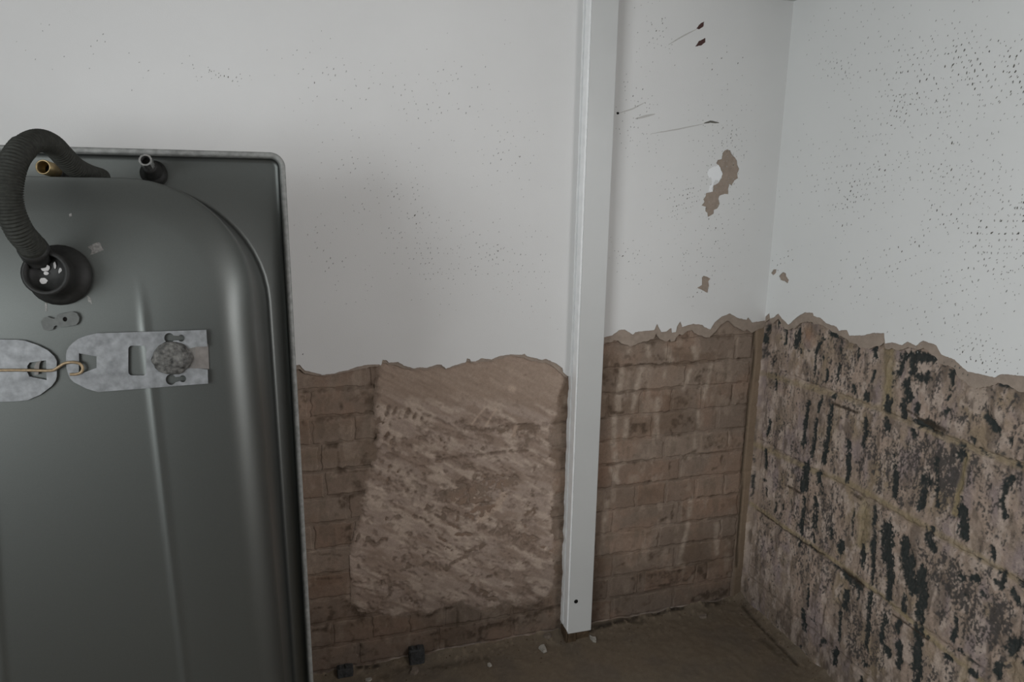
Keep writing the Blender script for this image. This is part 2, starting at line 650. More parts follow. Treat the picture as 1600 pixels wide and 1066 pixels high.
for pts, w, a in ((c2((100, 640), (120, 690), (190, 690)), 5, .8), (c2((190, 590), (188, 650)), 4, .7), (c2((110, 430), (122, 490)), 4, .7),
                  (c2((440, 290), (455, 320), (500, 320)), 4, .7), (c2((520, 800), (540, 850), (590, 850)), 4, .9), (c2((540, 920)), 18, .5),
                  (c2((605, 1015), (620, 985), (710, 955)), 4, .8), (c2((415, 860), (420, 900)), 7, .7), (c2((430, 690)), 8, .7),
                  (c2((905, 420), (910, 450)), 6, .8), (c2((715, 520)), 6, .8), (c2((670, 345), (700, 340)), 6, .8), (c2((850, 170)), 8, .7),
                  (c2((575, 455)), 5, .7), (c2((870, 550), (880, 590)), 3, .5), (c2((905, 800), (970, 800)), 3, .8), (c2((940, 570), (945, 590)), 3, .6),
                  (c2((360, 200), (420, 215)), 5, .8), (c2((515, 190), (555, 190)), 4, .8), (c2((980, 318), (1050, 305)), 4, .7),
                  (c2((40, 545), (160, 555), (370, 530)), 4, .7), (c2((140, 360), (500, 355), (690, 345)), 5, .75), (c2((200, 380), (240, 400)), 4, .6),
                  (c3((370, 240), (420, 228)), 6, .8), (c3((540, 100), (540, 185)), 5, .6), (c3((820, 145), (870, 130)), 5, .7), (c3((890, 60), (880, 110)), 6, .5),
                  (c3((570, 370), (560, 470)), 6, .6), (c3((475, 495), (520, 468)), 5, 1), (c3((190, 790), (230, 775)), 5, .9), (c3((290, 870), (315, 900), (300, 945)), 4, .8),
                  (c3((345, 850), (345, 940)), 4, .8), (c3((375, 935), (520, 915), (680, 875), (695, 830)), 4, .8), (c3((375, 930), (385, 860), (640, 815)), 3, .6), (c3((735, 800), (780, 870)), 9, .6), (c3((245, 120)), 3, 1), (c3((305, 108)), 5, .8),
                  (c3((110, 120), (330, 95), (440, 72)), 4, .7), (c3((625, 85), (700, 40)), 5, .7), (c3((680, 190)), 8, .5), (c3((40, 275), (330, 230)), 3, .4), (c3((650, 335), (1005, 305)), 4, .6), (c3((660, 490), (980, 455)), 3, .5),
                  (c3((200, 545), (390, 560), (380, 640)), 3, .6), (c3((400, 670), (690, 625), (970, 590)), 3, .6), (c3((230, 690), (280, 705)), 4, .5), (c3((560, 800), (820, 760)), 3, .4), (c3((40, 1000), (330, 960), (560, 920)), 3, .4), (c3((850, 850), (960, 830)), 4, .5)):
    RB.stroke(dk, B(pts), w * S_B, a, 0.7)
# darker single bricks
for x0, y0, x1, y1, a in ((982, 661, 1015, 679, .65), (1050, 648, 1084, 670, .5), (1098, 678, 1132, 702, .55), (950, 575, 958, 605, .5), (1085, 572, 1135, 600, .4), (1010, 860, 1040, 880, .4), (1045, 615, 1088, 640, .35), (1010, 890, 1078, 912, .45)):
    ym = (y0 + y1) / 2
    RB.stroke(dk, B([(x0 + 8, ym), (x1 - 8, ym)]), (y1 - y0) * S_B, a, 0.35)
# the mortar fillet in the corner and its crack
cr = B([(1179, 512), (1177, 560), (1170, 625), (1163, 690), (1158, 770), (1153, 830), (1150, 885)])
# left section, bricks beside the bath
for pts, w, a in ((c6((60, 235), (300, 222), (420, 215), (580, 200)), 5, .65), (c6((110, 440), (200, 430), (380, 400), (540, 378)), 6, .75), (c6((200, 620), (295, 605)), 8, .9), (c6((300, 600), (560, 590)), 3, .4),
                  (c6((300, 650), (305, 790)), 3, .8), (c6((270, 800), (350, 775)), 7, .95), (c6((350, 790), (540, 785)), 3, .5), (c6((300, 970), (400, 960), (480, 930)), 7, .7), (c6((320, 1010), (340, 990)), 14, .6),
                  (c6((440, 880), (470, 940)), 14, .6), (c6((500, 250), (515, 350)), 14, .6), (c6((540, 500), (570, 570)), 12, .6), (c6((500, 700), (510, 760)), 18, .45), (c6((40, 60), (70, 85)), 8, .9), (c6((570, 150)), 8, .9), (c6((520, 180)), 8, .7), (c6((320, 300), (325, 370)), 5, .5),
                  (c6((70, 240), (80, 290)), 8, .7), (c6((60, 400), (60, 470)), 7, .6), (c6((640, 190), (690, 200)), 7, .7),
                  (c8((260, 20), (280, 40)), 10, .9), (c8((315, 180), (320, 250)), 12, .7), (c8((95, 325), (200, 322), (300, 335)), 3, .8), (c8((95, 470), (340, 462)), 3, .6), (c8((330, 480), (325, 540)), 10, .6),
                  (c8((110, 640), (200, 635), (300, 600), (360, 610)), 4, .7), (c8((220, 660), (180, 760)), 7, .8), (c8((340, 640), (400, 710)), 16, .8), (c8((110, 770), (180, 765)), 6, .7), (c8((300, 740), (340, 740)), 5, .6), (c8((540, 540), (530, 620)), 20, .7), (c8((560, 600), (590, 640)), 12, .6),
                  (c8((700, 600), (720, 660)), 16, .5), (c8((540, 700), (540, 760)), 6, .6), (c8((370, 900), (400, 940)), 10, .6), (c8((340, 830), (400, 900)), 14, .4), (c8((110, 940), (240, 925)), 3, .5), (c8((780, 680), (860, 650)), 9, .8),
                  (c1((240, 850), (250, 900), (240, 985)), 4, 1), (c1((400, 990), (405, 1060)), 5, 1), (c1((0, 910), (110, 870), (230, 830)), 6, .7), (c1((280, 850), (290, 920)), 8, .5), (c1((420, 990), (700, 915), (900, 850)), 9, .7), (c1((340, 1020), (420, 1050)), 22, .5), (c1((640, 850), (680, 830)), 10, .5),
                  (c1((400, 920), (500, 890)), 10, .6), (c1((300, 1010), (600, 960), (780, 930)), 5, .5), (c1((750, 850), (900, 800)), 14, .4), (c1((40, 1040), (250, 980)), 4, .6)):
    RB.stroke(dk, B(pts), w * S_B, a, 0.7)
# two half-bricks in the bottom course picked out by dark outlines
for cx_, cy_, h in ((687, 1012, 10), (735, 1004, 11)):
    q = [(cx_ - h, cy_ - h), (cx_ + h, cy_ - h - 3), (cx_ + h, cy_ + h - 2), (cx_ - h, cy_ + h), (cx_ - h, cy_ - h)]
    RB.stroke(dk, B(q), 5 * S_B, .6, 0.7)
# darker band against the post and dirt at the wall's foot
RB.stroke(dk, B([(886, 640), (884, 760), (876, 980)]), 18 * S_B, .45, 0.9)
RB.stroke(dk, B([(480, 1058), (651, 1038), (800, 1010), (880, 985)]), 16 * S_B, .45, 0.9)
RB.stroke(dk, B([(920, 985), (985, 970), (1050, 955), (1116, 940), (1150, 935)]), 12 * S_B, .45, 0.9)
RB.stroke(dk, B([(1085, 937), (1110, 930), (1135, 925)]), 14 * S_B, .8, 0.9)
nh = fbm(U * 190, V * 190, 3, 13)
lt = np.clip(blur(lt, 1) * (0.25 + 2.0 * (nf - 0.15)), 0, 1)
RB.blend(lt * 0.85, (136, 124, 112))
dk = sst(0.18, 1.0, blur(dk, 1) + (nf - 0.5) * 1.3 * (dk > 0.02) + (nh - 0.5) * 0.7 * (dk > 0.02))
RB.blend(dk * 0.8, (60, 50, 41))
RB.blend(sst(0.60, 0.72, nf) * sst(0.45, 0.6, fbm(U * 15, V * 15, 3, 15)) * 0.5, (76, 63, 53))
RB.blend(sst(0.58, 0.75, fbm(U * 26, V * 16, 4, 17)) * 0.5, (126, 113, 101))
RB.blend(sst(0.60, 0.75, fbm(U * 40, V * 12, 4, 19)) * 0.4, (86, 76, 66))
RB.H -= 0.0025 * dk
fil = sst(-0.046, -0.036, U)
RB.blend(fil * 0.85, (106, 92, 77))
RB.H += fil * 0.006
ck = np.zeros(U.shape)
RB.stroke(ck, cr, 3.2 * S_B, 1.0, 0.5)
RB.blend(ck * 0.9, (42, 35, 27))
RB.H -= 0.006 * ck

# ---- the skim of old adhesive left of the post
poly = B([(588, 548), (592, 590), (580, 628), (583, 652), (592, 682), (589, 702), (583, 728), (570, 745), (572, 770), (561, 800), (556, 832), (547, 852), (541, 882), (550, 905), (545, 940), (560, 960), (585, 955), (610, 965), (640, 958), (668, 962), (700, 946), (725, 938), (752, 958), (768, 954), (782, 945), (800, 948), (828, 946), (850, 935), (866, 925), (868, 880), (864, 800), (868, 740), (858, 690), (868, 640), (880, 600), (880, 548)])
mask = blur(RB.poly(poly), 9)
hole = np.zeros(U.shape)
for pts, w, a in ((c7((150, 540), (215, 575), (350, 590), (450, 570), (560, 555), (700, 560)), 8, .9), (c7((190, 520)), 14, .8), (c7((455, 590), (535, 575)), 12, .95), (c7((590, 600), (670, 610)), 26, .7), (c7((640, 650), (600, 720)), 14, .6),
                  (c7((10, 805), (60, 790), (250, 770), (430, 745), (520, 735), (640, 730)), 6, .95), (c7((330, 660), (330, 720)), 9, .6), (c7((200, 690), (240, 720), (290, 660)), 8, .6), (c7((150, 830), (240, 830)), 16, .6), (c7((390, 650), (410, 620)), 10, .5),
                  (c7((300, 920), (420, 960), (540, 930)), 22, .75), (c7((170, 960), (240, 1010), (340, 1010)), 24, .9), (c7((360, 1010), (480, 1030)), 22, .6), (c7((690, 830), (700, 950)), 8, .5), (c7((420, 820), (460, 840)), 14, .5),
                  (c1((160, 60), (300, 90), (460, 130)), 26, .85), (c1((330, 200), (470, 150)), 20, .75), (c1((740, 60), (760, 170), (720, 250)), 20, .65), (c1((690, 240), (740, 258)), 8, .9), (c1((620, 120), (560, 70)), 14, .5),
                  (c1((420, 270), (600, 320), (740, 380), (800, 440)), 30, .5), (c1((700, 520), (760, 560)), 10, .6), (c1((20, 160), (60, 170)), 7, .9), (c1((140, 165), (210, 170)), 7, .8), (c1((60, 180), (250, 290), (330, 340)), 5, .8), (c1((245, 180), (245, 260)), 4, .8), (c1((240, 335), (330, 335)), 7, 1),
                  (c1((160, 575), (230, 520), (310, 480)), 9, .9), (c1((310, 450), (430, 410)), 8, .9), (c1((120, 420), (180, 440), (280, 440)), 9, .6), (c1((110, 350), (240, 430)), 5, .6), (c1((10, 545), (35, 535)), 7, .9), (c1((350, 700), (400, 740), (500, 780)), 15, .8), (c1((445, 632), (510, 615)), 6, .9), (c1((275, 630), (330, 630)), 9, .7),
                  (c1((280, 540), (300, 580)), 4, .7), (c1((320, 520), (420, 630)), 4, .5), (c1((0, 470), (40, 460)), 9, .5), (c1((40, 500), (140, 560)), 5, .6), (c1((150, 790), (240, 740)), 13, .4), (c1((100, 870), (200, 820)), 9, .6),
                  (c8((430, 230), (470, 270), (530, 230)), 8, .85), (c8((600, 105)), 9, .8), (c8((660, 400), (770, 380)), 7, .85), (c8((500, 490), (510, 500)), 13, .6), (c8((560, 510), (540, 560)), 11, .7), (c8((370, 380), (470, 540)), 9, .4), (c8((620, 560), (680, 600), (720, 640)), 14, .45), (c8((780, 60), (800, 70)), 11, .85), (c8((640, 90), (740, 110), (860, 210)), 6, .6),
                  (c8((400, 560), (480, 640)), 16, .3), (c6((640, 600), (760, 740), (960, 830)), 6, .35), (c6((1000, 690), (1020, 710)), 8, 1), (c6((930, 710)), 3, .9), (c6((740, 560)), 4, 1), (c6((870, 540), (1010, 560)), 13, .55), (c6((1040, 620), (1030, 660)), 9, .7), (c6((580, 960), (700, 1010), (800, 1060)), 6, .3)):
    RB.stroke(hole, B(pts), w * S_B, a, 0.6)


def notch_row(p0, p1, n, ln, w, lean, a):
    for i in range(n):
        t = (i + brng.uniform(-.25, .25)) / max(1, n - 1)
        x, y = p0[0] + (p1[0] - p0[0]) * t, p0[1] + (p1[1] - p0[1]) * t + brng.uniform(-2, 2)
        l = ln * brng.uniform(.6, 1.25)
        RB.stroke(hole, B([(x + lean * l / 2, y - l / 2), (x - lean * l / 2, y + l / 2)]), w * brng.uniform(.7, 1.2) * S_B, a * brng.uniform(.6, 1.05), 0.55)


for r in (((604, 641), (668, 655), 7, 11, 6, .35, .95), ((590, 634), (600, 640), 2, 8, 5, .3, .7), ((590, 655), (612, 662), 3, 9, 5, .3, .8), ((602, 684), (628, 687), 3, 10, 6, .5, .95), ((655, 680), (700, 690), 6, 9, 6, .4, .7),
          ((596, 720), (622, 730), 3, 10, 6, .6, .6), ((593, 736), (606, 734), 2, 12, 7, .5, .9), ((604, 754), (622, 752), 2, 12, 8, .3, .8), ((628, 762), (652, 772), 3, 13, 7, .5, .85), ((640, 740), (690, 775), 5, 12, 6, .3, .5), ((655, 785), (690, 806), 4, 13, 6, .2, .8),
          ((600, 810), (650, 846), 6, 9, 6, .4, .6), ((560, 842), (585, 850), 3, 9, 6, .4, .7), ((618, 870), (650, 884), 4, 8, 6, .4, .6), ((690, 760), (730, 800), 4, 10, 5, .3, .5), ((690, 905), (730, 925), 3, 8, 5, .3, .3), ((575, 880), (640, 925), 6, 9, 6, .5, .45),
          ((700, 850), (730, 870), 3, 9, 5, .4, .5), ((740, 880), (800, 890), 5, 10, 6, .3, .3), ((820, 580), (850, 640), 4, 12, 7, .2, .3), ((800, 640), (830, 650), 3, 12, 5, .2, .4)):
    notch_row(*r)
# trowel direction
d1 = U * 0.86 - V * 0.5
d2 = U * 0.5 + V * 0.86
top_plain = sst(0.86, 0.93, V + 0.13 * (U + 1.1))          # smooth darker render near the top
nk = fbm(U * 70, V * 70, 4, 77)
skim = mask - 0.5 + (fbm(U * 45, V * 45, 4, 55) - 0.5) * 0.5 + (fbm(U * 12, V * 12, 4, 56) - 0.5) * 0.7
# bare brick shows through: little pits and the carved holes
nk2 = fbm(U * 160, V * 160, 3, 79)
nk3 = fbm(U * 34 + V * 9, V * 34, 4, 83)
hole = blur(hole, 1)
hmask = sst(0.20, 0.85, hole * 0.85 + ((nk - 0.5) * 1.3 + (nk2 - 0.5) * 0.7) * (0.25 + 0.75 * (hole > 0.03)))
hmask = np.maximum(hmask, 0.5 * sst(0.61, 0.70, nk3) * sst(0.40, 0.60, nk) * (1 - 0.7 * top_plain))
hmask = np.maximum(hmask, 0.55 * sst(0.62, 0.72, fbm(d1 * 26, d2 * 50, 5, 171)) * (1 - sst(0.1, 0.3, top_plain)))
SK = np.clip(skim * 4, 0, 1)
ridge = fbm(d1 * 12, d2 * 85, 3, 91)
fadeK = sst(0.0, 0.16, skim)
skH = 0.0030 * SK + 0.0028 * (ridge - 0.5) + 0.0022 * (fbm(U * 22, V * 22, 3, 97) - 0.5) - 0.0052 * hmask
skC = np.zeros(RB.C.shape)
skC[:] = lin((132, 118, 108))
skC += (lin((114, 99, 88)) - skC) * (sst(0.42, 0.64, fbm(d1 * 8, d2 * 30, 4, 101)) * 0.75)[..., None]
skC += (lin((152, 138, 126)) - skC) * (sst(0.48, 0.68, fbm(d1 * 16, d2 * 48, 5, 103)) * 0.75)[..., None]
skC += (lin((123, 108, 96)) - skC) * (top_plain * 0.8)[..., None]
skC += (lin((82, 69, 59)) - skC) * (hmask * 0.72)[..., None]
for pts, w in ((c1((240, 25), (225, 95)), 7), (c1((345, 65), (385, 95), (370, 140)), 9), (c7((560, 560), (545, 620)), 7), (c7((340, 430), (250, 545)), 3), (c7((420, 440), (350, 555)), 3), (c7((520, 290), (540, 300)), 8), (c6((240, 145)), 14), (c1((560, 60), (520, 130), (400, 230)), 12)):
    f_ = np.zeros(U.shape)
    RB.stroke(f_, B(pts), w * S_B, .8, .6)
    skC += (lin((150, 133, 119)) - skC) * (f_ * 0.8)[..., None]
skM = sst(-0.05, 0.10, skim) - 0.02
# light falloff painted in along with dampness: the bottom of the brickwork is darker and greyer
skC = RB.C + (skC - RB.C) * (0.25 + 0.75 * fadeK)[..., None]
damp_shade = (1 - sst(0.0, 0.42, V + 0.12 * (nz - 0.5)))
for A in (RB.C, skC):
    A *= (1 - 0.42 * damp_shade)[..., None]
    A *= KB
grn = 1 + 0.22 * (fbm(U * 150, V * 150, 2, 201) - 0.5)
RB.C *= grn[..., None]
skC *= grn[..., None]

# the mortar bed behind the bricks
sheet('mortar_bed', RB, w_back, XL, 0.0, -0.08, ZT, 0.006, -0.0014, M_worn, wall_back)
bm = bmesh.new()
box(bm, ROOM_X0 - T, T, 0.010, T, -0.15, ROOM_H)
bm_obj('masonry_core', bm, M_under, wall_back)
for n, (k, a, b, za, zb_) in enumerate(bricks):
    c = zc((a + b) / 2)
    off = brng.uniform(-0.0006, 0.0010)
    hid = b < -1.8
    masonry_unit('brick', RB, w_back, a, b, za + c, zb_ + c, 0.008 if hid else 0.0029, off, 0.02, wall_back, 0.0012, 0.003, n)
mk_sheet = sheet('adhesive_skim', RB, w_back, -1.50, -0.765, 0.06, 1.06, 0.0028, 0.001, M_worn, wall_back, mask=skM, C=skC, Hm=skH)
tag(mk_sheet, 'pale skim of old adhesive with trowel marks')

# ------------------------------------------------------------------ white plaster on the back wall
PW, PU = 0.0115, 0.0090           # faces of the white coat and of the beige coat under it
edge_l = [(468, 570), (476, 579), (485, 581), (503, 586), (522, 584), (530, 581), (545.5, 578), (559, 573), (575, 570), (592, 569.5), (595, 571), (598, 562), (604, 563), (607.5, 567), (622, 565.6), (633, 572), (647, 576), (656, 574), (667, 575), (682, 570), (690, 570), (697, 576.5), (709, 571.5), (728, 566), (730, 560), (734, 561), (736, 565), (743, 565), (752, 560), (768, 562), (779, 557), (797, 554), (815, 554.6), (819.6, 553), (824, 557), (847, 562.5), (853, 561), (869, 568), (879, 575), (880, 581.7), (887, 588)]
edge_r = [(936, 529), (940, 528), (957, 524), (967, 516), (976, 515), (988.5, 523), (993, 519), (1022, 516), (1027, 506), (1029, 511), (1033.6, 519), (1041.5, 518), (1049, 512.5), (1050.5, 520), (1056, 519), (1058, 510), (1063, 502), (1066, 511), (1083, 506), (1098, 508), (1101, 511.5), (1110, 515), (1117, 503.5), (1128, 494.5), (1140.5, 490), (1153, 497), (1166.5, 500), (1169, 496), (1173, 500.6), (1175.3, 504), (1184, 501)]
edge_w = [(1187, 500), (1202, 489), (1203.5, 498), (1208, 496.6), (1215.7, 490), (1223, 499), (1232, 507.5), (1248.6, 493), (1257.5, 488), (1270, 489), (1271.4, 494), (1281.5, 496.6), (1291.6, 505.4), (1307, 510.5), (1310.6, 517), (1323, 515.6), (1327, 524.4), (1348.6, 524.4), (1362.5, 520.6), (1381.5, 520.6), (1383, 537), (1393.4, 535), (1409, 539.6), (1418, 534), (1430.6, 540.6), (1442, 532), (1462.6, 539.6), (1471, 554), (1491.5, 562), (1500, 570.6), (1512, 581), (1533, 585), (1553, 590), (1564, 585), (1586, 586), (1600, 588), (1640, 600)]

el = px(back, edge_l, PW)
far = [(ROOM_X0, 1.01), (-3.2, 1.03), (-2.8, 1.00), (-2.4, 1.03), (-2.0, 1.00), (-1.75, 1.04)]
er = px(back, edge_r, PW)
er[-1] = (-0.004, er[-1][1])
ew = px(right, edge_w, PW)
ew[0] = (0.0, er[-1][1])
ew += [(1.4, 1.13), (1.64, 1.12)]


def blob(pts, seed, kind=back, step=0.004, amp=0.0012):
    p = px(kind, pts, PW)
    return ragged(p + [p[0]], step, amp, seed)[:-1]


def d8(*pts):
    return conv(1060, 200, 3.81, pts)


def d6(*pts):
    return conv(880, 0, 2.22, pts)


patch_big = blob(d8((262, 152), (275, 135), (290, 128), (310, 133), (318, 155), (333, 172), (350, 195), (352, 220), (363, 245), (352, 275), (356, 300), (335, 312), (318, 345), (305, 335), (298, 360), (297, 395), (275, 393), (245, 405), (240, 425), (247, 452), (232, 480), (212, 490), (210, 512), (175, 532), (172, 505), (160, 495), (163, 470), (138, 462), (155, 440), (148, 425), (163, 405), (165, 388), (205, 380), (208, 345), (235, 330), (258, 300), (260, 262), (240, 225), (225, 210), (235, 190), (258, 185)), 301)
patch_small = blob(d8((140, 890), (150, 880), (165, 885), (192, 897), (180, 915), (184, 940), (175, 982), (140, 965), (112, 952), (140, 935)), 302)
chip_a = blob(d6((462, 98), (478, 80), (490, 74), (487, 92), (472, 102)), 303)
chip_b = blob(d6((458, 162), (470, 143), (494, 132), (494, 146), (478, 158)), 304)


def r7(*pts):
    return conv(1180, 0, 2.22, pts)


rpatch_a = blob(r7((55, 948), (62, 936), (74, 934), (72, 946), (62, 956)), 305, right)
rpatch_b = blob(r7((82, 958), (96, 944), (106, 948), (107, 958), (117, 972), (112, 984), (102, 976), (88, 972)), 306, right)

ZTOP = ROOM_H
low_l = ragged([(a, b) for a, b in far] + el, 0.004, 0.0012, 1)
out_l = [(ROOM_X0, ZTOP)] + low_l + [(-0.745, el[-1][1]), (-0.745, ZTOP)]
out_l = out_l[::-1]
plate('plaster', w_back, out_l, [], PU, PW, M_white, wall_back)
low_r = ragged(er, 0.004, 0.0012, 2)
out_r = ([(-0.745, ZTOP), (-0.745, er[0][1])] + low_r + [(-0.004, ZTOP)])[::-1]
plate('plaster', w_back, out_r, [patch_big, patch_small, chip_a, chip_b], PU, PW, M_white, wall_back)
low_w = ragged(ew, 0.004, 0.0012, 3)
out_w = ([(0.0, ZTOP)] + low_w + [(1.64, ZTOP)])[::-1]
plate('plaster', w_right, out_w, [rpatch_a, rpatch_b], PU, PW, M_white_lit, wall_right)


# beige coat under the white one: its broken lower edge hangs a little below
def hang(low, wmin, wmax, freq, seed):
    res = []
    for x, y in low:
        n = float(fbm(np.array([x * freq]), np.array([seed * 3.7]), 3, seed)[0])
        n2 = float(fbm(np.array([x * 140.0]), np.array([seed * 1.7]), 2, seed + 4)[0]) - 0.5
        res.append((x, y - wmin - max(0, n - 0.25) * 1.7 * (wmax - wmin) - n2 * 0.006))
    # flatten the peaks so that the band is not a parallel copy
    ys = np.array([p[1] for p in res])
    k = 9
    pad = np.pad(ys, k, mode='edge')
    mn = np.array([pad[i:i + 2 * k + 1].min() for i in range(len(ys))])
    return [(p[0], 0.55 * a + 0.45 * b) for p, a, b in zip(res, ys, mn)]


def mono(l):
    r = [l[0]]
    for p in l[1:]:
        if p[0] > r[-1][0] + 0.0008:
            r.append(p)
    return r


for nm, low, world, par, x_end, a, b, sd in (('undercoat', low_l, w_back, wall_back, -0.745, 0.001, 0.009, 21), ('undercoat', [(-0.745, er[0][1])] + low_r, w_back, wall_back, -0.004, 0.004, 0.050, 22), ('undercoat', low_w, w_right, wall_right, 1.64, 0.004, 0.050, 23)):
    lw = mono(hang(low, a, b, 16, sd))
    o_ = ([(lw[0][0], ZTOP)] + lw + [(lw[-1][0], ZTOP)])[::-1]
    plate(nm, world, o_, [], 0.0, PU - 0.0006, M_under, par)

# dark red substrate behind the two chips near the top, torn paper by the big patch
for c in (chip_a, chip_b):
    plate('exposed_core', w_back, [(p[0], p[1]) for p in c], [], PU - 0.0006, PU + 0.0003, M_redwood, wall_back)
tp = blob(d8((188, 242), (205, 232), (235, 218), (248, 235), (258, 262), (256, 292), (240, 318), (222, 308), (208, 332), (200, 352), (200, 376), (178, 384), (182, 345), (200, 330), (196, 300), (178, 292), (172, 265)), 310, amp=0.0035)
plate('torn_paper', w_back, tp, [], PW, PW + 0.0012, M_paper, wall_back)


# rows of tool marks on the white coat
def marks(name, world, kind, patches, mat_, parent, seed, smin, smax, thr):
    r = random.Random(seed)
    co, fa = [], []
    for cx_, cy_, ax, ay, na, bx, by, nb, curve, dens in patches:
        for i in range(na):
            for j in range(nb):
                s, t = i - (na - 1) / 2, j - (nb - 1) / 2
                g = math.exp(-((s / (0.42 * na + .3)) ** 2 + (t / (0.42 * nb + .3)) ** 2) * 1.4)
                if r.random() > dens * g * thr:
                    continue
                x = cx_ + ax * s + bx * t + curve * t * t * 0.1 * (1 if abs(bx) < abs(by) else 0) + r.uniform(-0.8, 0.8)
                y = cy_ + ay * s + by * t + curve * t * t * 0.1 * (0 if abs(bx) < abs(by) else 1) + r.uniform(-0.8, 0.8)
                u, v = kind(x, y, PW)
                sz = r.uniform(smin, smax) * (0.6 + 0.5 * g)
                if world is w_right and not (0.02 < u < 1.3):
                    continue
                if world is w_back and u > -0.02:
                    continue
                ang = r.gauss(1.2, 0.35)
                ca, sa = math.cos(ang), math.sin(ang)
                n0 = len(co)
                for q in range(6):
                    th = q * math.pi / 3
                    a_, b_ = math.cos(th) * sz * r.uniform(1.0, 1.9), math.sin(th) * sz * r.uniform(.5, .9)
                    co.append((u + a_ * ca - b_ * sa, v + a_ * sa + b_ * ca))
                fa.append([n0, n0 + 1, n0 + 2, n0 + 3])
                fa.append([n0, n0 + 3, n0 + 4, n0 + 5])
    if not co:
        return
    A = np.array(co)
    o = mesh_np(name, world(A[:, 0], A[:, 1], np.full(len(A), PW + 0.0003)), np.array(fa), mat_, parent, smooth=False)
    tag(o, kind='stuff')


# patch: centre px, step along a row, count, step between rows, count, curvature, density
def RP(x, y):
    return (1180 + x / 2.22, y / 2.22)


right_dark = [(*RP(725, 235), 4.2, 8.4, 17, 12.5, -3, 7, 0, .9), (*RP(575, 290), 3.6, 8.4, 18, 11, -2, 7, 0, .45), (*RP(495, 370), -2.5, 7.5, 9, 8, 1.5, 7, 0, .8), (*RP(890, 240), 3, 8, 16, 10, 0, 6, 0, .7),
              (*RP(345, 430), -4, 6.5, 5, 8, 0, 6, 0, .5), (*RP(340, 660), -3, 7, 11, 7, -2, 8, 0, .7), (*RP(440, 590), 9, .5, 8, 0, 8, 5, 0, .35), (*RP(320, 790), 7, -1, 7, 2, 8, 4, 0, .55), (*RP(665, 590), 7, -6, 6, 8, 4, 4, 0, .7),
              (*RP(650, 745), 8.2, 7, 9, 6, -7, 5, 0, .6), (*RP(820, 810), 10.5, 0, 9, -2, 10, 5, 0, .7), (*RP(930, 780), 10, 1, 5, 0, 10, 10, 0, .6), (*RP(540, 850), 7, -5, 7, 6, 6, 5, 0, .6), (*RP(300, 240), 6, 2, 5, 1, 8, 5, 0, .4), (*RP(690, 490), 9, 3, 6, 2, 9, 6, 0, .3), (*RP(790, 930), 9, -2, 10, 2, 9, 4, 0, .3), (1490, 575, 8, 3, 8, 4, 8, 4, 0, .5), (1530, 565, 9, 3, 8, 3, 8, 5, 0, .7), (*RP(95, 895), 6, -1.8, 8, .5, 8.5, 5, 0, .9)]
right_faint = [(*RP(500, 300), 3.6, 8.2, 40, 9.5, -1, 26, 0, .55), (*RP(320, 620), 7, -1, 38, 2, 8, 26, 0, .55), (*RP(700, 650), 8, 4, 34, 5, -7, 22, 0, .5), (*RP(760, 260), 4.2, 8.4, 40, 11, -2, 22, 0, .6), (*RP(860, 800), 10, 0, 22, -1, 10, 24, 0, .7), (*RP(420, 930), 8, -3, 40, 3, 8, 14, 0, .5), (*RP(780, 960), 9, -2.5, 30, 3, 9, 10, 0, .6), (1480, 500, 8, -2, 40, 3, 8, 12, 0, .4), (1540, 545, 8, 2, 18, 2, 8, 10, 0, .7), (*RP(280, 230), 6, 2, 16, 1, 8, 14, 0, .4)]
marks('tool_marks', w_right, right, right_dark, M_spot, wall_right, 41, 0.0013, 0.0030, 1.0)
marks('faint_tool_marks', w_right, right, right_faint, M_spotf, wall_right, 42, 0.0012, 0.0027, 1.0)


def MP(x, y):
    return (880 + x / 2.22, y / 2.22)


back_dark = [(*MP(430, 690), 8, -2, 9, -1, 7.5, 7, 0, .85), (*MP(590, 480), 7, 0, 6, 0, 7, 9, 0, .6), (*MP(540, 470), 7, .5, 9, 0, 8, 8, 0, .4), (*MP(505, 620), 7, 0, 4, 0, 6, 8, 0, .6), (*MP(600, 600), 8, 0, 4, 0, 8, 18, 0, .35), (*MP(530, 800), 6, 0, 7, 2, 7, 10, 0, .4), (*MP(430, 870), 8, -1, 5, 2, 5, 3, 0, .6), (*MP(205, 880), 6, 1, 7, 2, 6, 4, 0, .4),
             (*MP(240, 485), 6, 1, 4, 1, 5, 2, 0, .8), (*MP(290, 400), 5, -2, 6, 2, 7, 8, 0, .25), (*MP(450, 1030), 6, 0, 5, -1, 7, 5, 0, .6), (*MP(320, 90), 6, 2, 7, 1, 8, 9, 0, .2), (*MP(560, 250), 8, 0, 12, 0, 9, 12, 0, .15), (*MP(260, 330), 6, 1, 8, 1, 7, 8, 0, .25),
             (345, 118, 6, 1.5, 7, 3, 4, 3, 0, .5), (340, 350, 9, 3, 1, 3, 8, 1, 0, 1), (478, 555, 5, 2, 3, 3, 5, 3, 0, .5), (503, 285, 12, -3, 3, 2, 9, 3, 0, .4), (775, 395, 5.5, -4, 4, 6, 6, 5, 0, .5), (745, 420, 6, 1, 4, 1, 7, 4, 0, .4), (675, 430, 7, 0, 6, 3, 8, 6, 0, .35), (640, 330, 14, 3, 6, 2, 12, 6, 0, .25), (792, 240, 7, -3, 8, 2, 8, 6, 0, .3), (530, 130, 16, 3, 8, 4, 14, 6, 0, .2)]
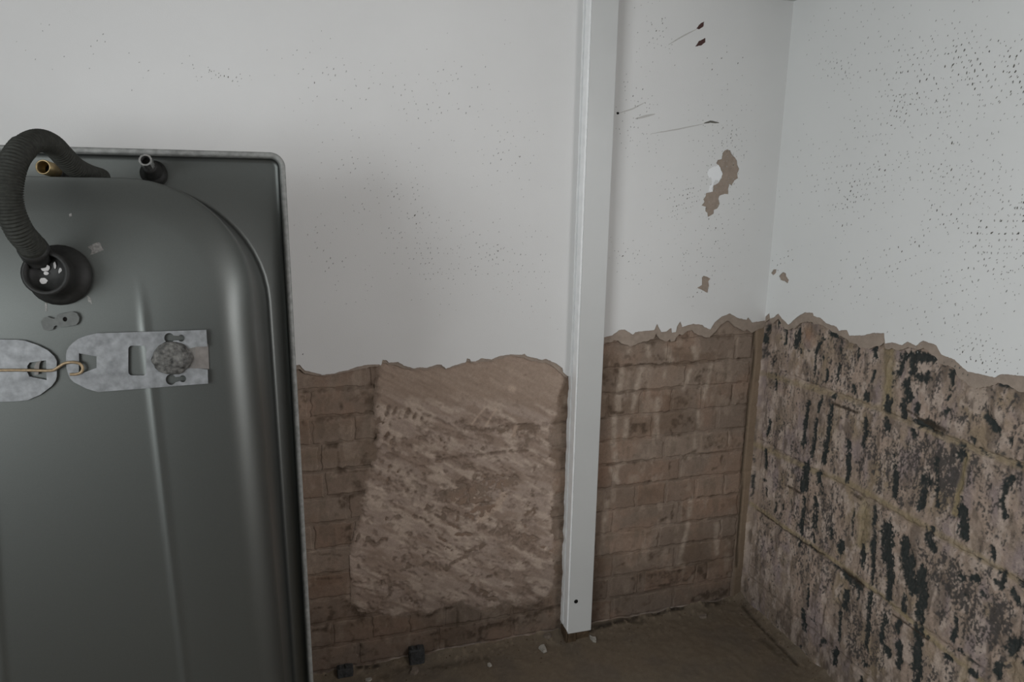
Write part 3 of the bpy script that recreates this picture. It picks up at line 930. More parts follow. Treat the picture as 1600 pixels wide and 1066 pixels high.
back_faint = [(*MP(430, 680), 8, -2, 18, -1, 7.5, 18, 0, .6), (*MP(560, 480), 7.5, 0, 18, 0, 8, 30, 0, .5), (*MP(250, 420), 6, 1, 16, 1, 7, 30, 0, .4), (*MP(330, 130), 6, 2, 16, 1, 8, 16, 0, .4), (*MP(480, 900), 6, 0, 24, 2, 7, 24, 0, .35), (*MP(230, 900), 6, 1, 20, 2, 7, 14, 0, .4), (*MP(600, 700), 8, 0, 10, 0, 8, 30, 0, .45),
              (670, 400, 7, 0, 22, 3, 8, 24, 0, .5), (770, 400, 6, -3, 16, 5, 7, 20, 0, .5), (790, 240, 7, -3, 18, 2, 8, 20, 0, .5), (560, 130, 10, 2, 34, 3, 10, 16, 0, .3), (600, 300, 9, 3, 30, 2, 9, 24, 0, .35), (520, 400, 9, 3, 14, 3, 9, 20, 0, .35), (700, 160, 9, -2, 30, 2, 9, 24, 0, .3), (340, 115, 8, 1, 20, 2, 6, 6, 0, .4), (830, 420, 8, 0, 12, 2, 9, 26, 0, .3), (150, 80, 12, 2, 26, 3, 12, 10, 0, .2)]
marks('tool_marks', w_back, back, back_dark, M_spot, wall_back, 43, 0.0011, 0.0025, 1.0)
marks('faint_tool_marks', w_back, back, back_faint, M_spotf, wall_back, 44, 0.0010, 0.0022, 1.0)


# scratches on the white coat right of the post
M_scr = mat('faint_scratch', rough=0.9, linear=(0.50, 0.49, 0.47))


def scratch(pts, w, mat_=M_scr):
    p = ragged(px(back, pts, PW), 0.006, 0.0006, 5)
    a = [(x, y + w * S_B * (0.3 + 0.7 * math.sin(math.pi * i / max(1, len(p) - 1))) / 2) for i, (x, y) in enumerate(p)]
    b = [(x, y - w * S_B * (0.3 + 0.7 * math.sin(math.pi * i / max(1, len(p) - 1))) / 2) for i, (x, y) in enumerate(p)]
    plate('scratch', w_back, a + b[::-1], [], PW - 0.0002, PW + 0.0003, mat_, wall_back)


for pts, w, mm in ((MP(365, 155), None, None),):
    pass
scratch([MP(365, 155), MP(410, 128), MP(465, 100)], 2.2)
scratch([MP(195, 392), MP(240, 378), MP(285, 355)], 2.0)
scratch([MP(250, 412), MP(290, 402), MP(318, 396)], 3.5)
scratch([MP(305, 464), MP(400, 448), MP(495, 428)], 1.8)
scratch([MP(488, 428), MP(510, 422), MP(540, 426)], 3.2, M_spot)
plate('scratch', w_back, blob([(963, 176), (965, 174.8), (967.5, 176), (967, 178.5), (964, 179)], 61), [], PW - 0.0002, PW + 0.0003, M_hole, wall_back)

# ------------------------------------------------------------------ right wall: blockwork with tar streaks
KR = 1.55
RR = Raster(0.0, 1.70, -0.06, 1.30, 0.0019)
U, V = RR.U, RR.V
S_R = 1 / 430.0
nz = fbm(U * 7, V * 5, 5, 403)
nf = fbm(U * 75, V * 55, 4, 411)
nv_ = fbm(U * 42, V * 9, 5, 421)           # vertical drag marks
nd = fbm((U * 0.8 + V * 0.6) * 38, (U * 0.6 - V * 0.8) * 10, 5, 431)
drag = nv_ * (1 - sst(0.75, 1.0, U)) + nd * sst(0.75, 1.0, U)
RR.C[:] = lin((120, 107, 96))
RR.blend(sst(0.42, 0.68, drag) * 0.8, (138, 122, 110))
RR.blend(sst(0.5, 0.72, fbm(U * 16 + 5, V * 7, 5, 441)) * 0.75, (116, 105, 104))
RR.blend(sst(0.52, 0.75, fbm(U * 10 + 2, V * 9, 4, 451)) * 0.6, (112, 99, 78))
RR.blend(sst(0.50, 0.66, fbm(U * 34 + 2, V * 22, 4, 461)) * 0.7, (150, 137, 127))
RR.blend(sst(0.56, 0.7, fbm(U * 40 + 7, V * 14, 4, 471)) * 0.7, (84, 74, 66))
dens = 0.20 + 0.25 * sst(0.4, 0.75, fbm(U * 8 + 3, V * 4, 3, 481))
dens *= sst(0.0, 0.10, U) * (0.35 + 0.65 * sst(0.1, 0.45, V))
gran = np.zeros(U.shape)
solid = np.zeros(U.shape)


def g5(*p):
    return conv(1160, 470, 3.95, p)


def G(*p):
    return conv(1140, 460, 1.7587, p)


def g8(*p):
    return conv(1414, 880, 5.73, p)


def g7(*p):
    return conv(1240, 880, 5.73, p)


def g4(*p):
    return conv(1380, 520, 4.845, p)


def g6(*p):
    return conv(1380, 700, 4.845, p)


def gm(*p):
    return conv(1160, 700, 4.845, p)


SO = []
for x0, y0, x1, y1, w in ((165, 160, 140, 245, 38), (225, 115, 228, 165, 32), (272, 178, 270, 262, 32), (348, 195, 325, 280, 46), (500, 235, 455, 320, 22), (452, 310, 446, 450, 20), (520, 430, 515, 500, 24), (595, 395, 582, 510, 26), (610, 250, 606, 320, 20), (545, 200, 580, 215, 30), (670, 240, 840, 282, 26), (822, 280, 820, 340, 30), (715, 280, 710, 400, 18), (815, 435, 800, 500, 20), (690, 530, 686, 565, 32), (770, 580, 770, 605, 45), (410, 630, 390, 760, 36), (390, 760, 372, 900, 34), (490, 590, 468, 680, 22), (455, 730, 430, 960, 26), (548, 660, 500, 1000, 38), (765, 740, 745, 890, 34), (660, 880, 650, 1060, 34), (172, 740, 152, 830, 24), (150, 920, 145, 1040, 20), (410, 300, 410, 310, 22), (500, 350, 500, 355, 16), (205, 450, 210, 560, 20), (565, 590, 565, 600, 26), (115, 180, 115, 330, 30), (130, 345, 195, 375, 12), (360, 300, 365, 325, 14)):
    SO.append((g5((x0, y0), (x1, y1)), w / 3.95))
for x0, y0, x1, y1, w in ((210, 470, 202, 535, 22), (246, 490, 240, 520, 13), (238, 560, 232, 640, 13), (205, 560, 196, 650, 12), (328, 440, 325, 510, 16), (455, 440, 455, 560, 14), (537, 510, 520, 585, 18), (640, 600, 640, 655, 26), (545, 665, 560, 695, 24), (433, 645, 430, 720, 34), (442, 720, 437, 830, 22), (483, 670, 487, 720, 26), (487, 720, 498, 800, 34), (395, 620, 392, 770, 10), (370, 690, 368, 740, 9), (307, 685, 305, 700, 20), (345, 590, 336, 655, 5), (530, 750, 524, 890, 20), (480, 830, 478, 870, 13), (435, 285, 432, 315, 14), (432, 345, 432, 360, 16), (478, 290, 476, 325, 12), (502, 375, 503, 385, 14), (518, 300, 512, 330, 8), (365, 690, 364, 750, 7), (190, 670, 190, 690, 12), (760, 760, 745, 800, 10)):
    SO.append((G((x0, y0), (x1, y1)), w / 1.7587))
for x0, y0, x1, y1, w in ((50, 0, 50, 190, 85), (165, 60, 165, 360, 62), (130, 420, 130, 530, 44), (125, 600, 115, 780, 80), (100, 780, 95, 1066, 72), (636, 142, 640, 148, 62), (820, 180, 850, 210, 42), (950, 240, 1066, 430, 40), (960, 780, 985, 710, 92), (590, 975, 620, 995, 46), (840, 930, 820, 1010, 55), (360, 830, 410, 860, 34), (1050, 890, 1060, 900, 45), (460, 500, 430, 690, 40), (490, 780, 520, 800, 40), (560, 860, 650, 915, 18), (150, 630, 220, 670, 22), (500, 120, 515, 130, 40), (550, 295, 560, 298, 24), (690, 270, 700, 290, 30)):
    SO.append((g8((x0, y0), (x1, y1)), w / 5.73))
for x0, y0, x1, y1, w in ((132, 200, 130, 300, 34), (120, 330, 120, 400, 40), (85, 430, 95, 590, 52), (375, 790, 370, 900, 62), (470, 260, 445, 400, 52), (412, 450, 405, 690, 36), (682, 265, 650, 740, 50), (820, 470, 780, 690, 44), (500, 140, 600, 215, 56), (578, 230, 570, 330, 26), (880, 0, 862, 310, 46), (700, 20, 700, 190, 26), (950, 530, 930, 600, 50), (945, 720, 940, 950, 54), (990, 330, 990, 410, 34), (620, 880, 630, 900, 60), (600, 1030, 605, 1060, 34), (840, 780, 840, 810, 66), (330, 0, 460, 110, 26), (60, 740, 60, 760, 20), (150, 490, 210, 560, 12), (270, 680, 230, 750, 20), (255, 690, 280, 710, 26)):
    SO.append((g7((x0, y0), (x1, y1)), w / 5.73))
for x0, y0, x1, y1, w in ((170, 180, 260, 175, 58), (270, 190, 390, 195, 52), (230, 200, 220, 300, 58), (290, 350, 335, 330, 66), (175, 380, 190, 500, 55), (160, 550, 155, 640, 42), (55, 510, 35, 595, 40), (30, 650, 30, 720, 38), (265, 550, 250, 610, 36), (520, 310, 520, 390, 34), (505, 430, 490, 500, 24), (560, 285, 650, 330, 52), (670, 340, 760, 375, 22), (870, 400, 1010, 410, 16), (790, 640, 850, 720, 50), (240, 670, 290, 690, 28), (290, 690, 370, 690, 46), (365, 735, 375, 740, 34), (220, 760, 230, 770, 40), (140, 240, 110, 300, 40), (75, 310, 75, 400, 26), (490, 580, 480, 600, 22), (735, 880, 770, 915, 28), (590, 840, 605, 855, 20), (685, 815, 690, 820, 26), (1020, 1000, 1022, 1005, 34), (440, 765, 445, 775, 22), (960, 800, 965, 830, 26)):
    SO.append((g4((x0, y0), (x1, y1)), w / 4.845))
for x0, y0, x1, y1, w in ((180, 20, 178, 160, 34), (90, 180, 75, 385, 22), (490, 130, 470, 300, 62), (580, 190, 585, 260, 48), (600, 290, 600, 340, 30), (470, 390, 455, 500, 28), (565, 400, 555, 590, 42), (445, 560, 445, 640, 44), (540, 650, 540, 710, 26), (425, 680, 430, 740, 30), (670, 620, 665, 680, 36), (750, 720, 745, 780, 55), (370, 390, 370, 490, 10), (850, 460, 830, 660, 18), (810, 50, 795, 240, 42), (1000, 450, 995, 600, 24), (1000, 640, 980, 1030, 28), (930, 800, 915, 920, 18), (150, 240, 180, 250, 26), (185, 290, 185, 360, 26), (255, 420, 250, 480, 28), (310, 430, 310, 460, 22), (510, 740, 560, 790, 24), (660, 870, 780, 950, 24), (790, 980, 880, 1050, 52), (505, 1030, 505, 1066, 16)):
    SO.append((gm((x0, y0), (x1, y1)), w / 4.845))
for x0, y0, x1, y1, w in ((340, 210, 300, 440, 44), (405, 90, 405, 440, 28), (100, 190, 95, 380, 34), (580, 60, 600, 50, 60), (600, 370, 590, 440, 22), (600, 480, 630, 640, 56), (340, 680, 380, 740, 50), (700, 820, 720, 850, 26), (690, 985, 700, 1000, 44), (820, 740, 840, 850, 24), (870, 930, 910, 970, 20), (850, 1010, 890, 1050, 30), (370, 610, 375, 620, 26), (970, 230, 930, 340, 40), (900, 400, 930, 520, 30), (1040, 1020, 1060, 1030, 30)):
    SO.append((g6((x0, y0), (x1, y1)), w / 4.845))
rr_ = random.Random(9)
for pts, w in SO:
    p = [right(*q) for q in pts]
    # break the stroke a little so that its sides wander
    a, b = p[0], p[-1]
    mid = ((a[0] + b[0]) / 2 + rr_.uniform(-.004, .004), (a[1] + b[1]) / 2)
    RR.stroke(solid, [a, mid, b], w * S_R * 1.0, 1.0, 0.75)
for pts, w, a in ((g5((150, 300), (190, 370)), 22, .7), (G((560, 440), (600, 520)), 45, .75), (G((620, 440), (560, 500)), 30, .7), (g8((300, 120), (500, 220), (600, 400)), 48, .62), (g8((330, 430), (300, 480)), 18, .7), (g8((880, 400), (800, 560)), 24, .85), (g8((790, 610), (780, 720)), 20, .75), (g8((500, 500), (620, 700)), 34, .5), (g8((850, 780), (870, 880)), 22, .55), (g8((180, 900), (230, 1000)), 26, .6), (g8((400, 900), (430, 1050)), 22, .55),
                  (g7((520, 450), (560, 780)), 40, .62), (g7((600, 850), (720, 860)), 22, .6), (g7((300, 100), (330, 220)), 22, .45), (g7((740, 420), (820, 700)), 22, .45), (g7((900, 560), (920, 640)), 14, .6), (g4((400, 280), (420, 410)), 14, .6), (g4((330, 450), (400, 600)), 18, .5), (g4((450, 630), (680, 640)), 14, .62), (g4((740, 590), (1000, 510)), 14, .62), (g4((90, 900), (220, 1000)), 34, .55), (g4((420, 960), (620, 940)), 34, .75), (g4((250, 870), (380, 920)), 24, .6), (g4((640, 1000), (730, 1030)), 18, .55), (g4((520, 610), (600, 680)), 10, .7), (g4((350, 770), (400, 850)), 16, .5),
                  (g6((240, 50), (250, 300)), 34, .58), (g6((480, 130), (540, 260)), 32, .8), (g6((680, 150), (730, 280)), 26, .5), (g6((300, 820), (350, 900)), 30, .6), (g6((500, 950), (640, 1020)), 34, .6), (g6((960, 220), (1060, 260)), 22, .6), (g6((740, 440), (800, 550)), 16, .55), (g6((780, 650), (860, 650)), 14, .5), (g6((900, 380), (930, 520)), 16, .6), (gm((640, 430), (650, 620)), 30, .65), (gm((720, 380), (740, 480)), 24, .55), (gm((900, 80), (900, 260)), 20, .55), (gm((1040, 60), (1030, 320)), 16, .55), (gm((700, 30), (690, 180)), 18, .5), (gm((300, 200), (320, 330)), 22, .4), (gm((90, 60), (100, 120)), 10, .6), (gm((630, 940), (680, 1060)), 18, .45), (gm((170, 880), (160, 920)), 8, .6),
                  (G((370, 340), (400, 480)), 34, .5), (G((430, 380), (470, 560)), 36, .5), (G((500, 400), (520, 580)), 34, .55), (G((560, 430), (590, 560)), 40, .6), (G((610, 740), (640, 880)), 40, .55), (G((250, 560), (290, 680)), 26, .5), (G((430, 870), (400, 1000)), 30, .5), (G((690, 480), (720, 600)), 26, .45), (G((740, 860), (780, 960)), 30, .5), (G((120, 420), (130, 560)), 16, .45)):
    RR.stroke(gran, [right(*q) for q in pts], w * S_R, a, 0.9)
n_hi = fbm(U * 260, V * 170, 3, 491)
n_md = fbm(U * 90, V * 38, 4, 497)
n_hi = np.clip((n_hi - 0.5) * 2.3 + 0.5, 0, 1)
n_md = np.clip((n_md - 0.5) * 2.3 + 0.5, 0, 1)
n_st = np.clip((fbm(U * 130, V * 22, 4, 499) - 0.5) * 2.3 + 0.5, 0, 1)
noise_mix = 0.5 * n_hi + 0.3 * n_md + 0.2 * n_st
field = np.maximum(np.maximum(dens, blur(gran, 5) * 1.0), blur(solid, 3) * 1.1)
dark = sst(0.46, 0.60, field + (noise_mix - 0.5) * 1.25)
core = sst(0.44, 0.66, solid * (solid > 0.02) + ((n_md - 0.5) * 0.75 + (n_hi - 0.5) * 0.7 + (n_st - 0.5) * 0.3) * (solid > 0.02) )
# joints: pale olive mortar lines
mort = np.zeros(U.shape)


def RJ(pts):
    return [right(*q) for q in pts]


JH = [0.125, 0.40, 0.675, 0.957]
for pts, w, a in (([(1174, 787), (1240, 833), (1311, 881), (1379, 932), (1450, 994), (1540, 1070)], 7, .85), ([(1172, 690), (1265, 733), (1328, 756), (1458, 830), (1595, 909)], 9, .7), ([(1180, 580), (1333, 625), (1390, 645), (1481, 685), (1600, 730)], 9, .6), ([(1390, 548), (1384, 640)], 17, .85), ([(1511, 710), (1503, 750), (1491, 803)], 8, 1), ([(1353, 790), (1348, 850)], 22, .8), ([(1510, 1030), (1505, 1066)], 12, .6), ([(1310, 640), (1300, 670)], 18, .3), ([(1180, 560), (1172, 700), (1160, 880)], 10, .6)):
    RR.stroke(mort, RJ(pts), w * S_R, a, 0.7)
mort *= 0.55 + 0.7 * fbm(U * 30, V * 30, 3, 511)
RR.blend(mort * (1 - core), (118, 106, 82))
RR.blend(dark * 0.95 * (1 - 0.75 * np.clip(mort, 0, 1) * (1 - core)), (60, 57, 55))
RR.blend(core * (0.72 + 0.3 * n_hi), (39, 43, 42))
jd = np.zeros(U.shape)
for pts, w in (([(1185, 797), (1240, 838), (1290, 868)], 2.5), ([(1320, 892), (1345, 912)], 9), ([(1450, 660), (1475, 672)], 6), ([(1232, 760), (1250, 770)], 4), ([(1300, 630), (1340, 645)], 4), ([(1415, 640), (1440, 655), (1470, 680)], 3), ([(1395, 960), (1450, 1000)], 2.5), ([(1330, 770), (1345, 780)], 4), ([(1160, 950), (1197, 991), (1228, 1022)], 3), ([(1185, 985), (1215, 1000)], 3), ([(1165, 955), (1180, 965)], 10)):
    RR.stroke(jd, RJ(pts), w * S_R, .9, 0.7)
RR.blend(jd * sst(0.3, 0.6, nf + 0.15), (50, 43, 36))
RR.blend(np.exp(-(((U - 0.055) / 0.02) ** 2)) * np.exp(-(((V - 1.12) / 0.02) ** 2)) * 0, (120, 90, 60))
rust = np.zeros(U.shape)
RR.stroke(rust, RJ([(1262, 520), (1266, 530)]), 20 * S_R, .7, .9)
RR.blend(rust * nf * 1.3, (118, 90, 66))
damp_shade = 1 - sst(-0.02, 0.34, V + 0.15 * (nz - 0.5))  # dirt and painted light falloff, darker towards the floor
RR.C *= (1 - 0.42 * damp_shade)[..., None]
RR.C *= KR
RR.C *= (1 + 0.28 * (fbm(U * 170, V * 140, 2, 601) - 0.5))[..., None]
RR.H += 0.006 * (drag - 0.5) + 0.005 * (nf - 0.5) + 0.002 * (n_hi - 0.5) - 0.0016 * dark - 0.0012 * core + 0.0015 * mort
RR.H += 0.012 * np.exp(-U / 0.012)

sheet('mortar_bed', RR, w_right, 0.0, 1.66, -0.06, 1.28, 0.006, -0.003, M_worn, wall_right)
bm = bmesh.new()
wall_pieces(bm, 0.012, T, ROOM_Y0 - T, T, WIN_ADDED)
bm_obj('masonry_core', bm, M_under, wall_right)
rows = [(-0.155, 0.125, 0.445), (0.125, 0.40, 0.965), (0.40, 0.675, 0.565), (0.675, 0.957, 0.87), (0.957, 1.237, 0.575)]
BL = 0.52
nb = 0
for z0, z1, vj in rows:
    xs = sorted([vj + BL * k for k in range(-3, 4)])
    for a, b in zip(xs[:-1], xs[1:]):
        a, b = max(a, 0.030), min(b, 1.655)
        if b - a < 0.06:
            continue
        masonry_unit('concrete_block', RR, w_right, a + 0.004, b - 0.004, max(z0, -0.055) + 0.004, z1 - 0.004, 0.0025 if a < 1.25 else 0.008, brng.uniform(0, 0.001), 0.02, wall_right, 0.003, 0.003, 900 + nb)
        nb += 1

# ------------------------------------------------------------------ floor
RF = Raster(-3.7, 0.0, 0.0, 4.2, 0.012)      # u = x, v = -y
def w_floor(u, v, off):
    return np.stack([u, -v, floor_z(u) + off], -1)


U, V = RF.U, RF.V
RF.C[:] = lin((88, 78, 66))
RF.blend(sst(0.4, 0.7, fbm(U * 5, V * 5, 5, 701)) * 0.6, (90, 82, 71))
RF.blend(sst(0.5, 0.75, fbm(U * 12, V * 12, 5, 711)) * 0.5, (78, 71, 64))
RF.H += 0.004 * (fbm(U * 9, V * 9, 4, 721) - 0.5) + 0.003 * (fbm(U * 45, V * 45, 3, 731) - 0.5)
edgeB = np.exp(-V / 0.035)
edgeR = np.exp(U / 0.035)
RF.H += 0.022 * edgeB * (0.4 + fbm(U * 25, V * 25, 3, 741)) + 0.024 * edgeR * (0.4 + fbm(U * 25, V * 25, 3, 751))
dkf = np.zeros(U.shape)


def FL(pts):
    return [(floor_at(*q)[0], -floor_at(*q)[1]) for q in pts]


KF = 1.3
RF.C *= KF
# finer patch near the corner
RC = Raster(-1.80, 0.0, 0.0, 0.60, 0.004)
U, V = RC.U, RC.V
RC.C[:] = RF.sample(RF.C, U, V) / KF
RC.H[:] = RF.sample(RF.H, U, V)
nf = fbm(U * 60, V * 60, 4, 761)
dkf = np.zeros(U.shape)
for pts, w, a in (([(918, 988), (950, 980), (985, 972), (1000, 968)], 6, .9), ([(1010, 963), (1035, 958), (1065, 955)], 5, 1), ([(975, 975), (1005, 973)], 6, .6), ([(560, 1050), (590, 1046)], 6, .9), ([(600, 1060), (640, 1045)], 8, .4), ([(1160, 952), (1200, 995), (1245, 1040)], 4, .7), ([(1090, 940), (1120, 938)], 10, .7), ([(680, 1045), (760, 1030)], 10, .4), ([(1190, 1000), (1225, 1030)], 8, .4)):
    p = FL(pts)
    p = [(x, max(0.004, y)) for x, y in p]
    RC.stroke(dkf, p, w * S_B * 1.3, a, 0.8)
RC.blend(dkf * sst(0.2, 0.6, nf + 0.1), (34, 29, 24))
RC.H -= 0.004 * dkf
ltf = sst(0.66, 0.74, fbm(U * 90, V * 90, 2, 771)) * np.exp(-np.minimum(V, -U) / 0.08)
RC.blend(ltf * 0.7, (112, 100, 86))
RC.H += 0.004 * ltf
RC.C *= KF
RC.C *= (1 + 0.25 * (fbm(U * 120, V * 120, 2, 781) - 0.5))[..., None]


def floor_sheet(name, R, u0, u1, v0, v1, step, parent):
    nu, nv = max(2, int((u1 - u0) / step) + 1), max(2, int((v1 - v0) / step) + 1)
    A, Bv = np.meshgrid(np.linspace(u0, u1, nu), np.linspace(v0, v1, nv))
    H = R.sample(R.H, A, Bv)
    f = grid_faces(nu, nv)[:, ::-1]
    return mesh_np(name, w_floor(A, Bv, H).reshape(-1, 3), f, M_worn, parent, R.sample(R.C, A, Bv).reshape(-1, 3))


fl = floor_sheet('floor', RF, -3.7, -1.8, 0.0, 4.2, 0.03, None)
tag(fl, 'dusty bare brown screed floor', kind='structure')
floor_sheet('screed', RF, -1.8, 0.0, 0.6, 4.2, 0.03, fl)
floor_sheet('screed', RC, -1.8, 0.0, 0.0, 0.6, 0.005, fl)

# ------------------------------------------------------------------ white timber post
post = tag(empty('timber_post', (-0.705, -0.035, floor_z(-0.7))), 'tall white painted timber post in front of the bare brick wall', 'post')
PX0, PX1, PD = -0.7545, -0.6640, 0.066


def local(o, ob):
    """give a mesh built in world space its thing as parent without moving it"""
    ob.parent = o
    ob.matrix_parent_inverse = Matrix.Translation(-Vector(o.location))
    return ob


ZB = 0.028
bm = bmesh.new()
# front board, its worn bottom edge slightly ragged
n = 8
box(bm, PX0 + 0.001, PX1, -PD, -PD + 0.018, ZB, ROOM_H)
bmesh.ops.bevel(bm, geom=[e for e in bm.edges if abs(e.verts[0].co.z - e.verts[1].co.z) > 1], offset=0.002, segments=2, affect='EDGES')
local(post, bm_obj('front_board', bm, M_post))
# side lining: two strips with a fine open joint between, and a ragged painted edge against the wall
bm = bmesh.new()
box(bm, PX0 - 0.002, PX0 + 0.018, -PD + 0.002, -PD + 0.040, ZB + 0.006, ROOM_H)
bmesh.ops.bevel(bm, geom=[e for e in bm.edges if abs(e.verts[0].co.z - e.verts[1].co.z) > 1], offset=0.002, segments=2, affect='EDGES')
local(post, bm_obj('side_board', bm, M_edge_lit))
bm = bmesh.new()
zs = np.linspace(ZB, ROOM_H, 260)
r = random.Random(3)
ring = []
for z in zs:
    w = 0.0035 * (float(fbm(np.array([z * 30.0]), np.array([0.3]), 3, 808)[0]) - 0.5) * (2.0 if z < 1.0 else 0.7)
    ring.append([bm.verts.new(p) for p in ((PX0 - 0.0035 + w, -PD + 0.044, z), (PX0 - 0.0035 + w * 1.5, -0.0002, z), (PX0 + 0.015, -0.0002, z), (PX0 + 0.015, -PD + 0.044, z))])
for a, b in zip(ring[:-1], ring[1:]):
    for i in range(4):
        bm.faces.new((a[i], a[(i + 1) % 4], b[(i + 1) % 4], b[i]))
bm.faces.new(ring[0][::-1])
bm.faces.new(ring[-1])
local(post, bm_obj('edge_strip', bm, M_edge_lit, smooth=False))
bm = bmesh.new()
box(bm, PX1 - 0.016, PX1 - 0.001, -PD + 0.018, -0.0005, ZB + 0.004, ROOM_H)
local(post, bm_obj('side_board', bm, M_post))
# raw studs standing on the floor inside the boxing
fz = floor_z(-0.7) - 0.014
for a, b, zt in ((PX0 + 0.004, PX0 + 0.034, 0.055), (PX0 + 0.038, PX1 - 0.004, 0.055)):
    bm = bmesh.new()
    box(bm, a, b, -PD + 0.0035 if a < -0.73 else -PD + 0.012, -0.004, fz, zt)
    bmesh.ops.subdivide_edges(bm, edges=bm.edges, cuts=3, use_grid_fill=True)
    for v in bm.verts:
        v.co.x += r.uniform(-.0012, .0012)
        v.co.y += r.uniform(-.0015, .0015)
    local(post, bm_obj('stud', bm, M_wood))
# thin paint skin left hanging at the foot of the left side
bm = bmesh.new()
box(bm, PX0 - 0.003, PX0 + 0.001, -PD + 0.004, -0.008, fz + 0.004, ZB + 0.010)
local(post, bm_obj('skirt_strip', bm, M_wood))


def disc(bm, c, nrm, r0, d, seg=20):
    q = Vector(nrm).to_track_quat('Z', 'Y').to_matrix().to_4x4()
    ret = bmesh.ops.create_cone(bm, cap_ends=True, segments=seg, radius1=r0, radius2=r0, depth=d, matrix=Matrix.Translation(c) @ q)
    return ret['verts']


hx, hz = back(900, 940, PD)
bm = bmesh.new()
disc(bm, (hx, -PD - 0.0002, hz), (0, -1, 0), 0.0072, 0.002)
local(post, tag(bm_obj('screw_hole', bm, M_hole), 'dark round screw hole'))

# ------------------------------------------------------------------ bathtub standing on end
TH = math.radians(4)
T_UP = np.array([0, math.sin(TH), math.cos(TH)])
T_OUT = np.array([0, -math.cos(TH), math.sin(TH)])
T_O = np.array([-2.04, -0.56, 0.0])
V_SHIFT = floor_z(-2.04) + 0.0          # the floor dips, so the bath's end sits a little lower
tubroot = empty('bathtub', tuple(T_O + np.array([0, 0, V_SHIFT])))
tag(tubroot, 'grey enamelled bathtub standing on end, its underside facing the room', 'bathtub')


def tw(u, v, d):
    return T_O + np.array([1.0, 0, 0]) * u + T_UP * v + T_OUT * d


def tpx(x, y, d):                # pixel -> bath coordinates on the plane at depth d
    rr = ray(x, y)
    t = (d - (CAM - T_O) @ T_OUT) / (rr @ T_OUT)
    P = CAM + rr * t - T_O
    return P[0], P @ T_UP


V1 = 1.656
V0 = V_SHIFT / math.cos(TH)


def outline(hw_top, taper, v0, v1, rb, rt, ns=14, nl=(44, 18)):
    """rounded rectangle, widening by taper per metre away from the tap end; same point count at every level"""
    def hw(v):
        return hw_top + taper * (V1 - v)
    pts = []
    # start at bottom right corner, go up the right side, over the top, down the left
    H1, H0 = hw(v1), hw(v0)
    for k in range(nl[0]):
        v = v0 + rb + (v1 - rt - v0 - rb) * k / nl[0]
        pts.append((hw(v), v))
    for k in range(ns):
        a = math.pi / 2 * k / ns
        v = v1 - rt + rt * math.sin(a)
        pts.append((hw(v) - rt + rt * math.cos(a), v))
    for k in range(nl[1]):
        pts.append((H1 - rt - 2 * (H1 - rt) * k / nl[1], v1))
    for k in range(ns):
        a = math.pi / 2 * k / ns
        v = v1 - rt + rt * math.cos(a)
        pts.append((-hw(v) + rt - rt * math.sin(a), v))
    for k in range(nl[0]):
        v = v1 - rt - (v1 - rt - v0 - rb) * k / nl[0]
        pts.append((-hw(v), v))
    for k in range(ns):
        a = math.pi / 2 * k / ns
        v = v0 + rb - rb * math.sin(a)
        pts.append((-hw(v) + rb - rb * math.cos(a), v))
    for k in range(nl[1]):
        pts.append((-(H0 - rb) + 2 * (H0 - rb) * k / nl[1], v0))
    for k in range(ns):
        a = math.pi / 2 * k / ns
        v = v0 + rb - rb * math.cos(a)
        pts.append((hw(v) - rb + rb * math.sin(a), v))
    return pts


DB = 0.33


def base_d(u, v):
    """depth of the bath's bottom: deepest at the drain, with two faint longitudinal folds"""
    fold = 0.128 + 0.035 * (1.37 - v)
    ridge = 0.0024 * math.exp(-((abs(u) - fold) / 0.0065) ** 2) * min(1.0, max(0.0, (1.39 - v) / 0.1))
    bow = 0.4 * max(0.0, abs(u) - 0.15) ** 2 + 0.75 * max(0.0, v - 1.28) ** 2
    return DB - 0.012 * max(0.0, 1.2 - v) - bow + ridge


levels = []
HW = 0.3905
TP = 0.0085
for inset, d in ((0.0, 0.0), (0.0, 0.012), (0.0, 0.026), (0.003, 0.030), (0.009, 0.030), (0.012, 0.026), (0.013, 0.012), (0.017, 0.007), (0.024, 0.006)):
    levels.append(('rim', [(p[0], p[1], d) for p in outline(HW - inset, TP, V0 + inset, V1 - inset, 0.030 - inset, 0.032 - inset)]))
# deck to the foot of the basin wall
B0 = 0.3225
BT = 0.0165
deck_in = [(p[0], p[1], 0.006) for p in outline(B0 + 0.019, BT, 0.060, 1.588, 0.16, 0.265)]
levels.append(('deck', deck_in))
for du, dv_b, dv_t, d in ((0.0135, 0.006, 0.004, 0.008), (0.0095, 0.012, 0.006, 0.013), (0.007, 0.02, 0.007, 0.022), (0.004, 0.05, 0.009, 0.06), (-0.002, 0.10, 0.011, 0.12), (-0.007, 0.155, 0.011, 0.18), (-0.0110, 0.19, 0.010, 0.24), (-0.0125, 0.205, 0.009, 0.262)):
    levels.append(('wall', [(p[0], p[1], d) for p in outline(B0 + du, BT + 0.012 * d / .33, 0.060 + dv_b, 1.588 - dv_t, 0.16, 0.262 - 0.2 * d)]))
